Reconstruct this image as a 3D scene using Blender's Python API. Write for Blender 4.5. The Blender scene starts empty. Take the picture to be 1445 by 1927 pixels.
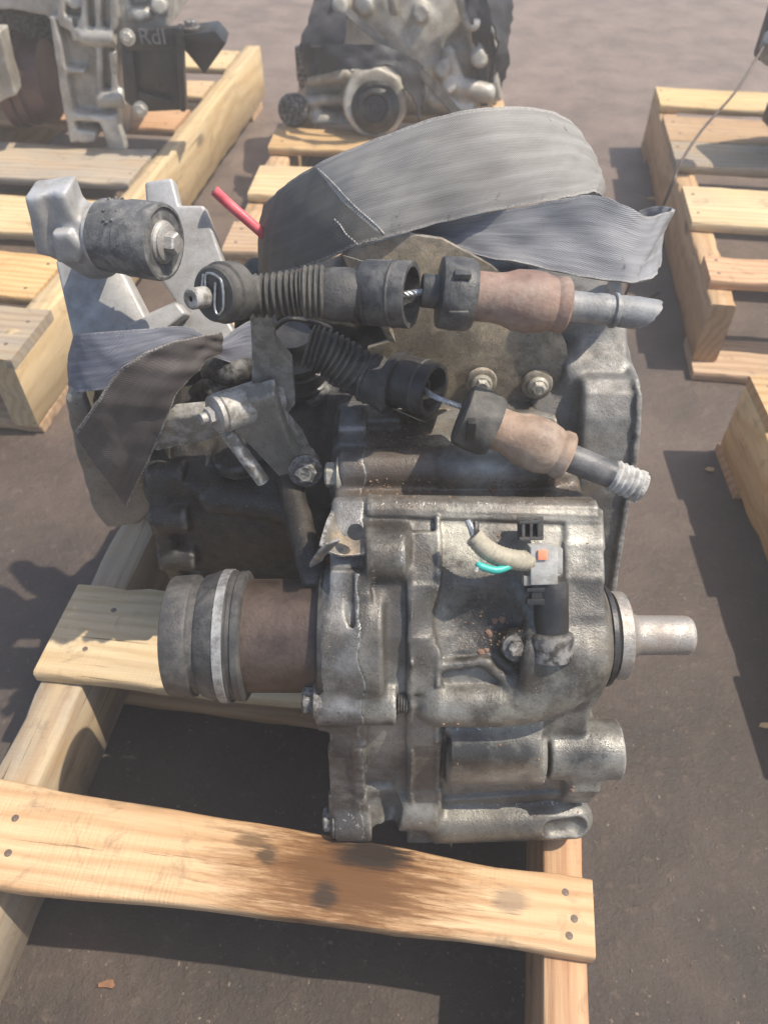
import bpy, bmesh, math, random
import numpy as np
from mathutils import Vector, Matrix, Quaternion
random.seed(7); RNG = np.random.default_rng(11)
SC = bpy.context.scene
COL = SC.collection

# ------------------------------------------------------------------ camera, light, exposure
CAM_H, PITCH, FPX, CU, CV = .755, math.radians(46.7), 1456.0, 722.5, 963.5
cd = bpy.data.cameras.new('camera'); cam = bpy.data.objects.new('camera', cd); COL.objects.link(cam)
cam.location = (0, 0, CAM_H); cam.rotation_euler = (math.pi/2 - PITCH, 0, 0)
cd.sensor_fit = 'VERTICAL'; cd.sensor_height = 34.6; cd.sensor_width = 25.95
cd.lens = FPX/1927*34.6
cd.clip_start = .01; cd.clip_end = 300
cd.dof.use_dof = True; cd.dof.focus_distance = .56; cd.dof.aperture_fstop = 8.5
SC.camera = cam

SUN = Vector((.50, .0, .86)).normalized()
EL = math.asin(SUN.z); AZ = math.atan2(SUN.x, SUN.y)
w = bpy.data.worlds.new('World'); SC.world = w; w.use_nodes = True
nt = w.node_tree; bg = nt.nodes['Background']
sky = nt.nodes.new('ShaderNodeTexSky'); sky.sky_type = 'NISHITA'; sky.sun_disc = False
sky.sun_elevation = EL; sky.sun_rotation = AZ; sky.dust_density = 2.0
nt.links.new(sky.outputs[0], bg.inputs[0]); bg.inputs[1].default_value = .15
ld = bpy.data.lights.new('sun', 'SUN'); ld.energy = 4.2; ld.angle = math.radians(.6); ld.color = (1, .91, .78)
sun = bpy.data.objects.new('sun', ld); COL.objects.link(sun)
sun.rotation_euler = (-SUN).to_track_quat('-Z', 'Y').to_euler(); sun.location = SUN*8
vs = SC.view_settings; vs.view_transform = 'Standard'; vs.look = 'None'; vs.exposure = .54; vs.gamma = 1
vs.use_curve_mapping = False
VEIL_DENSITY = .055
SC.cycles.volume_bounces = 0

# ------------------------------------------------------------------ helpers: rays
CT, ST = math.cos(PITCH), math.sin(PITCH)
def ray(u, v):
    r = (u-CU)/FPX; up = (CV-v)/FPX
    return np.array((r, CT+ST*up, -ST+CT*up))
def at(u, v, Y):                       # point of a picture position on the vertical plane y = Y
    d = ray(u, v); t = Y/d[1]
    return np.array((d[0]*t, Y, CAM_H+d[2]*t))
def atz(u, v, z):
    d = ray(u, v); t = (z-CAM_H)/d[2]
    return np.array((d[0]*t, d[1]*t, z))
def nrm(a): a = np.asarray(a, float); return a/np.linalg.norm(a)
FV = np.array((200, 400, 600, 760, 880, 940, 1000, 1100, 1200, 1300, 1400, 1500, 1600), float)
FY = np.array((.6, .55, .5, .46, .42, .37, .35, .32, .295, .275, .262, .25, .228))
def fy(v): return float(np.interp(v, FV, FY))
def FP(u, v, off=0):                   # point on the front of the housing, off metres proud of it
    p = at(u, v, fy(v))
    a = at(CU, v-25, fy(v-25)); b = at(CU, v+25, fy(v+25)); t = nrm(a-b)
    return p + np.array((0, -t[2], t[1]))*off
def FN(v):
    a = at(CU, v-25, fy(v-25)); b = at(CU, v+25, fy(v+25)); t = nrm(a-b)
    return np.array((0, -t[2], t[1]))

# ------------------------------------------------------------------ helpers: objects
def tag(o, label=None, cat=None, group=None, kind=None):
    if label: o['label'] = label
    if cat: o['category'] = cat
    if group: o['group'] = group
    if kind: o['kind'] = kind
    return o
def empty(name, loc, label, cat, group=None, rz=0):
    o = bpy.data.objects.new(name, None); COL.objects.link(o); o.empty_display_size = .05
    o.matrix_world = Matrix.Translation(Vector(loc)) @ Matrix.Rotation(rz, 4, 'Z')
    o.location = loc; o.rotation_euler = (0, 0, rz)
    return tag(o, label, cat, group)
def world_of(o):
    m = Matrix.LocRotScale(o.location, o.rotation_euler.to_quaternion(), o.scale)
    if o.parent: return world_of(o.parent) @ o.matrix_parent_inverse @ m
    return m
def link(name, me, mat, parent=None, mw=None):
    o = bpy.data.objects.new(name, me); COL.objects.link(o)
    if mat and not me.materials: me.materials.append(mat)
    if parent:
        o.parent = parent
        if mw is None: o.matrix_parent_inverse = world_of(parent).inverted()
    if mw is not None:
        l, q, s = mw.decompose(); o.location = l; o.rotation_euler = q.to_euler(); o.scale = s
    return o
def finish(me, ang=40):
    me.polygons.foreach_set('use_smooth', [True]*len(me.polygons))
    try: me.set_sharp_from_angle(angle=math.radians(ang))
    except Exception: pass
    return me
def frame(axis, hint=(0, 0, 1)):
    a = nrm(axis); h = np.asarray(hint, float)
    if abs(a@nrm(h)) > .97: h = np.array((0, 1., 0))
    u = nrm(np.cross(h, a)); return a, u, np.cross(a, u)

class MB:
    def __init__(s): s.v = []; s.f = []
    def add(s, vs, fs):
        o = len(s.v); s.v += [tuple(map(float, p)) for p in vs]; s.f += [tuple(i+o for i in f) for f in fs]; return s
    def rings(s, rs, cap=True, closed=False):
        n = len(rs[0]); vs = [p for r in rs for p in r]; fs = []
        m = len(rs)
        for i in range(m if closed else m-1):
            a = i*n; b = ((i+1) % m)*n
            for j in range(n): k = (j+1) % n; fs.append((a+j, a+k, b+k, b+j))
        if cap and not closed: fs.append(tuple(range(n))[::-1]); fs.append(tuple(range((m-1)*n, m*n)))
        return s.add(vs, fs)
    def lathe(s, prof, p0, axis, n=32, cap=True, hint=(0, 0, 1), wob=0):
        a, u, w_ = frame(axis, hint); p0 = np.asarray(p0, float); rs = []
        for t, r in prof:
            ring = []
            for j in range(n):
                th = 2*math.pi*j/n; rr = max(r, 1e-5)*(1+wob*math.sin(3*th+t*90)+wob*.6*math.sin(7*th-t*50))
                ring.append(p0+a*t+(u*math.cos(th)+w_*math.sin(th))*rr)
            rs.append(ring)
        return s.rings(rs, cap)
    def cyl(s, p0, p1, r, n=24, r1=None, ch=.0008):
        L = float(np.linalg.norm(np.asarray(p1)-p0)); r1 = r if r1 is None else r1
        return s.lathe([(0, r-ch), (ch, r), (L-ch, r1), (L, r1-ch)], p0, np.asarray(p1)-p0, n)
    def tube(s, pts, rad, n=14, cap=True, sub=1):
        P = spline(pts, sub) if sub > 1 else np.asarray(pts, float)
        R = np.interp(np.linspace(0, 1, len(P)), np.linspace(0, 1, len(rad)), rad) if hasattr(rad, '__len__') else np.full(len(P), rad)
        T = np.gradient(P, axis=0); up = np.array((0, 0, 1.)); rs = []
        if abs(nrm(T[0])@up) > .9: up = np.array((0, 1., 0))
        for i in range(len(P)):
            t = nrm(T[i]); u = nrm(np.cross(up, t)); w_ = np.cross(t, u); up = w_
            rs.append([P[i]+(u*math.cos(2*math.pi*j/n)+w_*math.sin(2*math.pi*j/n))*R[i] for j in range(n)])
        return s.rings(rs, cap)
    def prism(s, pts, ext):
        pts = [np.asarray(p, float) for p in pts]; ext = np.asarray(ext, float); n = len(pts)
        vs = pts+[p+ext for p in pts]
        fs = [tuple(range(n)), tuple(range(2*n-1, n-1, -1))]+[(i, i+n, (i+1) % n+n, (i+1) % n) for i in range(n)]
        return s.add(vs, fs)
    def box(s, c, hx, hy, hz, R=None):
        R = np.eye(3) if R is None else R; c = np.asarray(c, float)
        P = [c+R@np.array((x*hx, y*hy, z*hz)) for x in (-1, 1) for y in (-1, 1) for z in (-1, 1)]
        return s.add(P, [(0, 1, 3, 2), (4, 6, 7, 5), (0, 4, 5, 1), (2, 3, 7, 6), (0, 2, 6, 4), (1, 5, 7, 3)])
    def build(s, name, mat, parent=None, bevel=0, ang=40, seg=2, sub=0):
        me = bpy.data.meshes.new(name); me.from_pydata(s.v, [], s.f)
        bm = bmesh.new(); bm.from_mesh(me); bmesh.ops.recalc_face_normals(bm, faces=bm.faces)
        if bevel:
            es = [e for e in bm.edges if len(e.link_faces) == 2 and e.calc_face_angle(0) > math.radians(30)]
            bmesh.ops.bevel(bm, geom=es, offset=bevel, segments=seg, affect='EDGES', profile=.6, clamp_overlap=True)
        bm.to_mesh(me); bm.free(); finish(me, ang)
        return link(name, me, mat, parent)

def spline(pts, sub):
    P = np.asarray(pts, float); P = np.vstack([2*P[0]-P[1], P, 2*P[-1]-P[-2]]); out = []
    for i in range(1, len(P)-2):
        for k in range(sub):
            t = k/sub; a, b, c, d = P[i-1], P[i], P[i+1], P[i+2]
            out.append(.5*((2*b)+(-a+c)*t+(2*a-5*b+4*c-d)*t*t+(-a+3*b-3*c+d)*t**3))
    out.append(P[-2]); return np.array(out)

# ------------------------------------------------------------------ signed-distance fields for castings
class Field:
    def __init__(s, lo, hi, h):
        s.lo = np.asarray(lo, float); s.h = h
        n = np.ceil((np.asarray(hi, float)-s.lo)/h).astype(int)+1
        s.ax = [(s.lo[i]+np.arange(n[i])*h).astype(np.float32) for i in range(3)]
        s.d = np.full(n, .05, np.float32)
    def _sl(s, lo, hi, m):
        sl = []
        for i in range(3):
            a = int(np.searchsorted(s.ax[i], lo[i]-m)); b = int(np.searchsorted(s.ax[i], hi[i]+m))
            if b <= a: return None
            sl.append(slice(a, b))
        return tuple(sl)
    def _g(s, sl):
        return (s.ax[0][sl[0]][:, None, None], s.ax[1][sl[1]][None, :, None], s.ax[2][sl[2]][None, None, :])
    def add(s, prim, k=.004):
        f, lo, hi = prim; sl = s._sl(lo, hi, k+3*s.h)
        if sl is None: return s
        d = f(*s._g(sl)); a = s.d[sl]; q = np.maximum(k-np.abs(a-d), 0)/k
        s.d[sl] = np.minimum(a, d)-q*q*k*.25; return s
    def cut(s, prim, k=.003):
        f, lo, hi = prim; sl = s._sl(lo, hi, k+3*s.h)
        if sl is None: return s
        d = -f(*s._g(sl)); a = s.d[sl]; q = np.maximum(k-np.abs(a-d), 0)/k
        s.d[sl] = np.maximum(a, d)+q*q*k*.25; return s
    def rough(s, amp, sc=1):
        x, y, z = s._g((slice(None),)*3)
        s.d += (amp*(np.sin(x*210*sc+3*np.sin(z*90*sc))*np.sin(y*190*sc+2*np.sin(x*80*sc))+.6*np.sin(z*330*sc+y*150*sc)*np.sin(x*290*sc))).astype(np.float32)
        return s
    def split(s, plane):               # two fields either side of plane(x,y,z)
        p = plane(*s._g((slice(None),)*3)).astype(np.float32); out = []
        for sg in (1, -1):
            n = Field.__new__(Field); n.lo, n.h, n.ax = s.lo, s.h, s.ax; n.d = np.maximum(s.d, sg*p-.0005); out.append(n)
        return out
    def build(s, name, mat, parent=None, ang=60):
        d = s.d.copy()
        for i in range(3):
            sl = [slice(None)]*3
            for e in (0, -1): sl[i] = e; d[tuple(sl)] = np.maximum(d[tuple(sl)], s.h)
        v, q = nets(d, s.h, s.lo); return link(name, quadmesh(name, v, q), mat, parent)

def quadmesh(name, v, q):
    me = bpy.data.meshes.new(name)
    me.vertices.add(len(v)); me.vertices.foreach_set('co', v.astype(np.float32).ravel())
    me.loops.add(q.size); me.loops.foreach_set('vertex_index', q.astype(np.int32).ravel())
    me.polygons.add(len(q)); me.polygons.foreach_set('loop_start', np.arange(0, q.size, 4, dtype=np.int32))
    me.polygons.foreach_set('use_smooth', np.ones(len(q), bool))
    me.update(calc_edges=True); return me
def nets(d, h, org):
    s = d < 0; nx, ny, nz = d.shape
    c = np.zeros((nx-1, ny-1, nz-1), np.uint8)
    for a in (0, 1):
        for b in (0, 1):
            for e in (0, 1): c += s[a:nx-1+a, b:ny-1+b, e:nz-1+e]
    act = (c > 0) & (c < 8); I = np.argwhere(act)
    idx = np.full(act.shape, -1, np.int32); idx[act] = np.arange(len(I), dtype=np.int32)
    acc = np.zeros((len(I), 3)); cnt = np.zeros(len(I))
    C = [np.array((a, b, e)) for a in (0, 1) for b in (0, 1) for e in (0, 1)]
    val = {tuple(k): d[I[:, 0]+k[0], I[:, 1]+k[1], I[:, 2]+k[2]] for k in C}
    for a in C:
        for i in range(3):
            if a[i]: continue
            b = a.copy(); b[i] = 1; va, vb = val[tuple(a)], val[tuple(b)]
            m = (va < 0) != (vb < 0); t = np.where(m, va/np.where(m, va-vb, 1), 0)
            acc += np.where(m[:, None], a+t[:, None]*(b-a), 0); cnt += m
    v = (I+acc/cnt[:, None])*h+org; Q = []
    for i in range(3):
        j, k = (i+1) % 3, (i+2) % 3
        A = [slice(None)]*3; B = [slice(None)]*3; A[i] = slice(0, -1); B[i] = slice(1, None)
        e = np.argwhere(s[tuple(A)] != s[tuple(B)])
        e = e[(e[:, j] > 0) & (e[:, k] > 0) & (e[:, j] < d.shape[j]-1) & (e[:, k] < d.shape[k]-1)]
        def cell(dj, dk):
            q = e.copy(); q[:, j] += dj; q[:, k] += dk; return idx[q[:, 0], q[:, 1], q[:, 2]]
        q = np.stack([cell(-1, -1), cell(0, -1), cell(0, 0), cell(-1, 0)], 1)
        flip = ~s[e[:, 0], e[:, 1], e[:, 2]]; q[flip] = q[flip][:, ::-1]; Q.append(q)
    return v, np.vstack(Q)

def sd_cyl(p0, p1, r, r1=None, rnd=.002):
    p0 = np.asarray(p0, np.float32); p1 = np.asarray(p1, np.float32); r1 = r if r1 is None else r1
    L = float(np.linalg.norm(p1-p0)); a = (p1-p0)/L; m = max(r, r1)
    def f(x, y, z):
        dx, dy, dz = x-p0[0], y-p0[1], z-p0[2]; t = dx*a[0]+dy*a[1]+dz*a[2]
        rad = np.sqrt(np.maximum(dx*dx+dy*dy+dz*dz-t*t, 0))
        q0 = rad-(r+(r1-r)*np.clip(t/L, 0, 1))+rnd; q1 = np.abs(t-L/2)-L/2+rnd
        return np.minimum(np.maximum(q0, q1), 0)+np.sqrt(np.maximum(q0, 0)**2+np.maximum(q1, 0)**2)-rnd
    e = m*np.sqrt(np.maximum(1-a*a, 0))
    return f, np.minimum(p0, p1)-e, np.maximum(p0, p1)+e
def sd_box(c, half, R=None, rnd=.003):
    c = np.asarray(c, np.float32); half = np.asarray(half, np.float32); R = np.eye(3) if R is None else np.asarray(R)
    def f(x, y, z):
        dx, dy, dz = x-c[0], y-c[1], z-c[2]; qs = []
        for i in range(3): qs.append(np.abs(dx*R[0, i]+dy*R[1, i]+dz*R[2, i])-half[i]+rnd)
        return np.minimum(np.maximum(np.maximum(qs[0], qs[1]), qs[2]), 0)+np.sqrt(sum(np.maximum(q, 0)**2 for q in qs))-rnd
    e = np.abs(R)@half
    return f, c-e, c+e
def sd_ell(c, r):
    c = np.asarray(c, np.float32); r = np.asarray(r, np.float32)
    def f(x, y, z): return (np.sqrt(((x-c[0])/r[0])**2+((y-c[1])/r[1])**2+((z-c[2])/r[2])**2)-1)*float(r.min())
    return f, c-r, c+r
def sd_cap(pts, r):
    P = [np.asarray(p, np.float32) for p in pts]; A = np.array(P)
    R = list(r) if hasattr(r, '__len__') else [r]*len(P)
    def f(x, y, z):
        d = None
        for i in range(len(P)-1):
            a, b = P[i], P[i+1]; ba = b-a; l2 = float(ba@ba)+1e-12
            t = np.clip(((x-a[0])*ba[0]+(y-a[1])*ba[1]+(z-a[2])*ba[2])/l2, 0, 1)
            e = np.sqrt((x-a[0]-t*ba[0])**2+(y-a[1]-t*ba[1])**2+(z-a[2]-t*ba[2])**2)-(R[i]+(R[i+1]-R[i])*t)
            d = e if d is None else np.minimum(d, e)
        return d
    return f, A.min(0)-max(R), A.max(0)+max(R)
def poly2d(px, py, V):
    V = np.asarray(V, float); n = len(V); d = None; sgn = np.ones(np.broadcast(px, py).shape, np.float32)
    for i in range(n):
        a = V[i]; b = V[i-1]; e = b-a; wx, wy = px-a[0], py-a[1]
        t = np.clip((wx*e[0]+wy*e[1])/(e@e), 0, 1); q = (wx-e[0]*t)**2+(wy-e[1]*t)**2
        d = q if d is None else np.minimum(d, q)
        c1 = py >= a[1]; c2 = py < b[1]; c3 = e[0]*wy > e[1]*wx
        sgn = np.where((c1 & c2 & c3) | (~c1 & ~c2 & ~c3), -sgn, sgn)
    return sgn*np.sqrt(d)
def sd_ext(V, i, lo, hi, rnd=.003):    # 2-D polygon extruded along axis i from lo to hi (V in the other two axes, in order)
    V = np.asarray(V, float); o = [k for k in range(3) if k != i]
    def f(*g):
        q0 = poly2d(g[o[0]], g[o[1]], V)+rnd; q1 = np.abs(g[i]-(lo+hi)/2)-(hi-lo)/2+rnd
        return np.minimum(np.maximum(q0, q1), 0)+np.sqrt(np.maximum(q0, 0)**2+np.maximum(q1, 0)**2)-rnd
    L = np.zeros(3); H = np.zeros(3); L[i], H[i] = lo, hi
    for k, a in enumerate(o): L[a], H[a] = V[:, k].min(), V[:, k].max()
    return f, L, H
def sd_px(px, Y, depth, rnd=.003):     # outline seen at distance Y, pushed back by depth
    V = [(p[0], p[2]) for p in (at(u, v, Y) for u, v in px)]
    return sd_ext(V, 1, Y, Y+depth, rnd)

# ------------------------------------------------------------------ materials
class NT:
    def __init__(s, name):
        s.m = bpy.data.materials.new(name); s.m.use_nodes = True; s.t = s.m.node_tree
        s.b = s.t.nodes['Principled BSDF']; s.co = s.t.nodes.new('ShaderNodeTexCoord').outputs['Object']
    def n(s, typ, **kw):
        x = s.t.nodes.new('ShaderNode'+typ)
        for k, v in kw.items(): setattr(x, k, v)
        return x
    def set(s, x, i, v):
        if hasattr(v, 'links') or isinstance(v, bpy.types.NodeSocket): s.t.links.new(v, x.inputs[i])
        elif v is not None: x.inputs[i].default_value = v
    def noise(s, scale, det=5, rough=.55, dist=0, co=None, lac=2.0):
        x = s.n('TexNoise'); s.set(x, 'Vector', co or s.co); s.set(x, 'Scale', scale); s.set(x, 'Detail', det); s.set(x, 'Roughness', rough); s.set(x, 'Distortion', dist)
        return x.outputs[0]
    def vor(s, scale, co=None, out='Distance'):
        x = s.n('TexVoronoi'); s.set(x, 'Vector', co or s.co); s.set(x, 'Scale', scale); return x.outputs[out]
    def map(s, scale, co=None, loc=None):
        x = s.n('Mapping'); s.set(x, 'Vector', co or s.co); x.inputs['Scale'].default_value = scale
        if loc is not None: s.set(x, 'Location', loc)
        return x.outputs[0]
    def ramp(s, f, a, b, lo=0., hi=1.):
        x = s.n('MapRange'); s.set(x, 0, f); s.set(x, 1, a); s.set(x, 2, b); s.set(x, 3, lo); s.set(x, 4, hi); return x.outputs[0]
    def math(s, op, a, b=None):
        x = s.n('Math', operation=op); s.set(x, 0, a); s.set(x, 1, b); return x.outputs[0]
    def mix(s, f, a, b, mode='MIX'):
        x = s.n('Mix', data_type='RGBA', blend_type=mode); s.set(x, 0, f)
        for i, v in ((6, a), (7, b)): s.set(x, i, (*v, 1) if isinstance(v, tuple) and len(v) == 3 else v)
        return x.outputs[2]
    def bump(s, f, dist, strength=1, prev=None):
        x = s.n('Bump'); s.set(x, 'Height', f); s.set(x, 'Distance', dist); s.set(x, 'Strength', strength)
        if prev: s.set(x, 'Normal', prev)
        return x.outputs[0]
    def done(s, col=None, rough=None, metal=None, nor=None, spec=None):
        for k, v in (('Base Color', col), ('Roughness', rough), ('Metallic', metal), ('Normal', nor), ('Specular IOR Level', spec)):
            if v is None: continue
            s.set(s.b, k, (*v, 1) if isinstance(v, tuple) and len(v) == 3 else v)
        return s.m

def cast(name, clean, grime, amt=.5, metal=.45, rough=.5, sc=1., dust=(.20, .15, .10), bump=.0007, edge=.35, speck=.5, sand=.3, stains_and_shade=()):
    t = NT(name); big = t.noise(14*sc, 8, .62); mid = t.noise(60*sc, 8, .65); fine = t.noise(420*sc, 4, .6)
    g = t.math('ADD', t.math('MULTIPLY', big, .62), t.math('MULTIPLY', mid, .38))
    gm = t.ramp(g, .36+amt*.02-.08+(.5-amt)*.3, .36+amt*.02+.20+(.5-amt)*.3)
    c = t.mix(gm, clean, grime)
    d = t.ramp(t.noise(30*sc, 7, .7, .4), .50, .70); c = t.mix(t.math('MULTIPLY', d, sand*1.6), c, dust)
    sp = t.ramp(t.noise(900*sc, 2, .5), .63, .70); c = t.mix(t.math('MULTIPLY', sp, speck), c, (.30, .25, .19))
    sd = t.ramp(t.noise(600*sc, 2, .5), .37, .31); c = t.mix(t.math('MULTIPLY', sd, speck), c, (.012, .011, .010))
    for ce, ra, co_, am in stains_and_shade:
        df = t.n('VectorMath', operation='DISTANCE'); t.set(df, 0, t.co); df.inputs[1].default_value = tuple(map(float, ce))
        dd = t.math('ADD', t.math('MULTIPLY', df.outputs['Value'], 1/ra), t.math('MULTIPLY', t.math('SUBTRACT', t.math('ADD', t.math('MULTIPLY', mid, .6), t.math('MULTIPLY', t.noise(180, 5, .65), .4)), .5), 2.2))
        c = t.mix(t.ramp(dd, 1.1, .45, 0, am), c, co_)
    pt = t.n('NewGeometry').outputs['Pointiness']
    e = t.math('MULTIPLY', t.ramp(pt, .52, .60), t.ramp(t.noise(140*sc, 4, .6), .42, .60)); c = t.mix(t.math('MULTIPLY', e, edge), c, (.62, .61, .58))
    pit = t.ramp(pt, .49, .42); c = t.mix(t.math('MULTIPLY', pit, .55), c, tuple(x*.5 for x in grime))
    r = t.ramp(mid, .3, .7, rough-.14, rough+.16)
    b = t.bump(mid, bump*1.3, .35); b = t.bump(fine, bump*.55, .8, b); b = t.bump(t.noise(1500*sc, 2), bump*.4, .9, b)
    m = t.math('MULTIPLY', t.math('SUBTRACT', 1.0, t.math('MULTIPLY', gm, .7)), metal)
    return t.done(c, r, m, b)
def plain(name, col, rough=.5, metal=0., var=.35, sc=60, bump=.0004, dust=None, dustamt=.5, spec=None):
    t = NT(name); n1 = t.noise(sc, 7, .65); n2 = t.noise(sc*9, 4, .6)
    c = t.mix(t.ramp(n1, .35, .68), tuple(x*(1-var) for x in col), tuple(min(1, x*(1+var)) for x in col))
    if dust: c = t.mix(t.math('MULTIPLY', t.ramp(t.noise(sc*.6, 8, .7, .3), .46, .66), dustamt), c, dust)
    r = t.ramp(n1, .3, .7, max(.05, rough-.12), min(1, rough+.12))
    b = t.bump(n1, bump*2, .5); b = t.bump(n2, bump, .8, b)
    return t.done(c, r, metal, b, spec)
def wood(name, lite, dark, grey=0., stain=None, warm=None):
    t = NT(name); rnd = t.n('ObjectInfo').outputs['Random']
    cmb = t.n('CombineXYZ'); 
    for i, k in enumerate((7.3, 3.1, 5.7)): t.set(cmb, i, t.math('MULTIPLY', rnd, k))
    off = t.n('VectorMath', operation='ADD'); t.set(off, 0, t.co); t.set(off, 1, cmb.outputs[0]); co = off.outputs[0]
    wv = t.noise(1, 3, .5, .0, t.map((3.2, 16, 16), co)); 
    # growth rings: sine of the stretched, warped distance across the board
    sep = t.n('SeparateXYZ'); t.set(sep, 0, co)
    ph = t.math('ADD', t.math('MULTIPLY', sep.outputs[1], 420.), t.math('MULTIPLY', wv, 22.))
    ph = t.math('ADD', ph, t.math('MULTIPLY', sep.outputs[2], 160.))
    ring = t.ramp(t.math('SINE', ph), -1, 1); ring = t.math('POWER', ring, 1.8)
    fib = t.noise(1, 5, .7, 0, t.map((14, 420, 420), co)); blot = t.noise(1, 6, .6, .3, t.map((4, 14, 14), co))
    g = t.math('ADD', t.math('MULTIPLY', ring, .24), t.math('ADD', t.math('MULTIPLY', fib, .50), t.math('MULTIPLY', blot, .50)))
    c = t.mix(t.ramp(g, .34, .78), lite, dark)
    kn = t.vor(1, t.map((4.2, 11, 11), co)); c = t.mix(t.ramp(kn, .13, .05, 0, .85), c, tuple(x*.22 for x in dark))
    if grey: c = t.mix(t.math('MULTIPLY', t.ramp(t.noise(1, 6, .65, .4, t.map((5, 20, 20), co)), .36, .6), grey), c, (.30, .27, .23))
    hs = t.n('HueSaturation'); t.set(hs, 'Color', c); t.set(hs, 'Value', t.ramp(rnd, 0, 1, .82, 1.1)); t.set(hs, 'Saturation', t.ramp(t.math('FRACT', t.math('MULTIPLY', rnd, 7.)), 0, 1, .85, 1.08)); t.set(hs, 'Fac', 1.0); c = hs.outputs[0]
    ck = t.ramp(t.noise(1, 4, .6, .15, t.map((5, 190, 190), co)), .34, .27, 0, .75); c = t.mix(ck, c, tuple(x*.3 for x in dark))
    saw = t.math('MULTIPLY', t.ramp(t.noise(1, 2, .5, 0, t.map((420, 9, 9), co)), .40, .62), t.ramp(t.noise(7, 4, .6, 0, co), .42, .6)); c = t.mix(t.math('MULTIPLY', saw, .07), c, tuple(x*.5 for x in dark))
    dirt = t.ramp(t.noise(26, 6, .7, .5, co), .56, .74, 0, .6); c = t.mix(dirt, c, (.10, .075, .05))
    if stain:
        for (sx, sy, rx, ry, col, am) in stain:
            mp = t.n('Mapping'); t.set(mp, 'Vector', t.co); mp.inputs['Location'].default_value = (-sx/rx, -sy/ry, 0); mp.inputs['Scale'].default_value = (1/rx, 1/ry, 0)
            ln = t.n('VectorMath', operation='LENGTH'); t.set(ln, 0, mp.outputs[0])
            dd = t.math('ADD', ln.outputs['Value'], t.math('MULTIPLY', t.math('SUBTRACT', t.noise(1, 8, .75, .2, t.map((22, 260, 260))), .5), 1.9))
            c = t.mix(t.ramp(dd, 1.0, .5, 0, am), c, col)
    b = t.bump(fib, .0008, .9); b = t.bump(ck, -.0012, .8, b); b = t.bump(saw, .0004, .5, b); b = t.bump(blot, .002, .4, b); b = t.bump(ring, .0004, .4, b)
    return t.done(c, t.ramp(fib, .3, .7, .62, .85), 0., b, .3)
def webbing(name, col, dark, dust=(.3, .29, .27), dusty=.5, ribs=5, wid=.07, line=None):
    t = NT(name); uv = t.n('TexCoord').outputs['UV']; sep = t.n('SeparateXYZ'); t.set(sep, 0, uv)
    x, y = sep.outputs[0], sep.outputs[1]                       # metres along, metres across
    k = 2*math.pi/.0021
    wx = t.math('SINE', t.math('ADD', t.math('MULTIPLY', x, k), t.math('MULTIPLY', y, k*1.2)))
    wy = t.math('SINE', t.math('MULTIPLY', y, k*1.1)); wv = t.math('ADD', t.math('MULTIPLY', wx, .65), t.math('MULTIPLY', wy, .14))
    band = t.math('POWER', t.math('ABSOLUTE', t.math('SINE', t.math('MULTIPLY', y, math.pi*ribs/wid))), 9.)
    st = t.math('MULTIPLY', band, t.math('GREATER_THAN', wx, .1))
    c = t.mix(t.ramp(wv, -1.9, 1.3), dark, col)
    streak = t.noise(1, 6, .65, .2, t.map((22, 160, 1), uv)); c = t.mix(t.math('MULTIPLY', t.ramp(streak, .38, .7), dusty), c, dust)
    c = t.mix(t.math('MULTIPLY', st, .22), c, tuple(min(1, 1.7*a+.05) for a in col))
    c = t.mix(t.math('MULTIPLY', t.ramp(t.noise(16, 7, .65, .3), .5, .7), .10), c, tuple(x*.55 for x in dark))
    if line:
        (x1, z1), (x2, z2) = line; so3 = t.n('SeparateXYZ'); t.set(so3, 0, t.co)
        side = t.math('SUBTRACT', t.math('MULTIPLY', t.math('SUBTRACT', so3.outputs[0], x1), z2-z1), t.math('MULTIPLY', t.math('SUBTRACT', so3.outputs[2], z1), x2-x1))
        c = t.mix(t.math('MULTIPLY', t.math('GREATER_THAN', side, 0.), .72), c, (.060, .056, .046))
    ed = t.math('MULTIPLY', t.math('GREATER_THAN', t.math('ABSOLUTE', t.math('SUBTRACT', y, wid/2)), wid/2-.0022), t.ramp(t.noise(900, 2), .4, .6)); c = t.mix(t.math('MULTIPLY', ed, .55), c, (.42, .40, .37))
    bl = t.ramp(t.noise(45, 7, .7, .4), .62, .70); c = t.mix(t.math('MULTIPLY', bl, .7), c, (.03, .03, .032))
    b = t.bump(wv, .0003, .5); b = t.bump(band, .0003, .3, b); b = t.bump(streak, .0010, .3, b)
    return t.done(c, .62, 0., b, .35)

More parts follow.
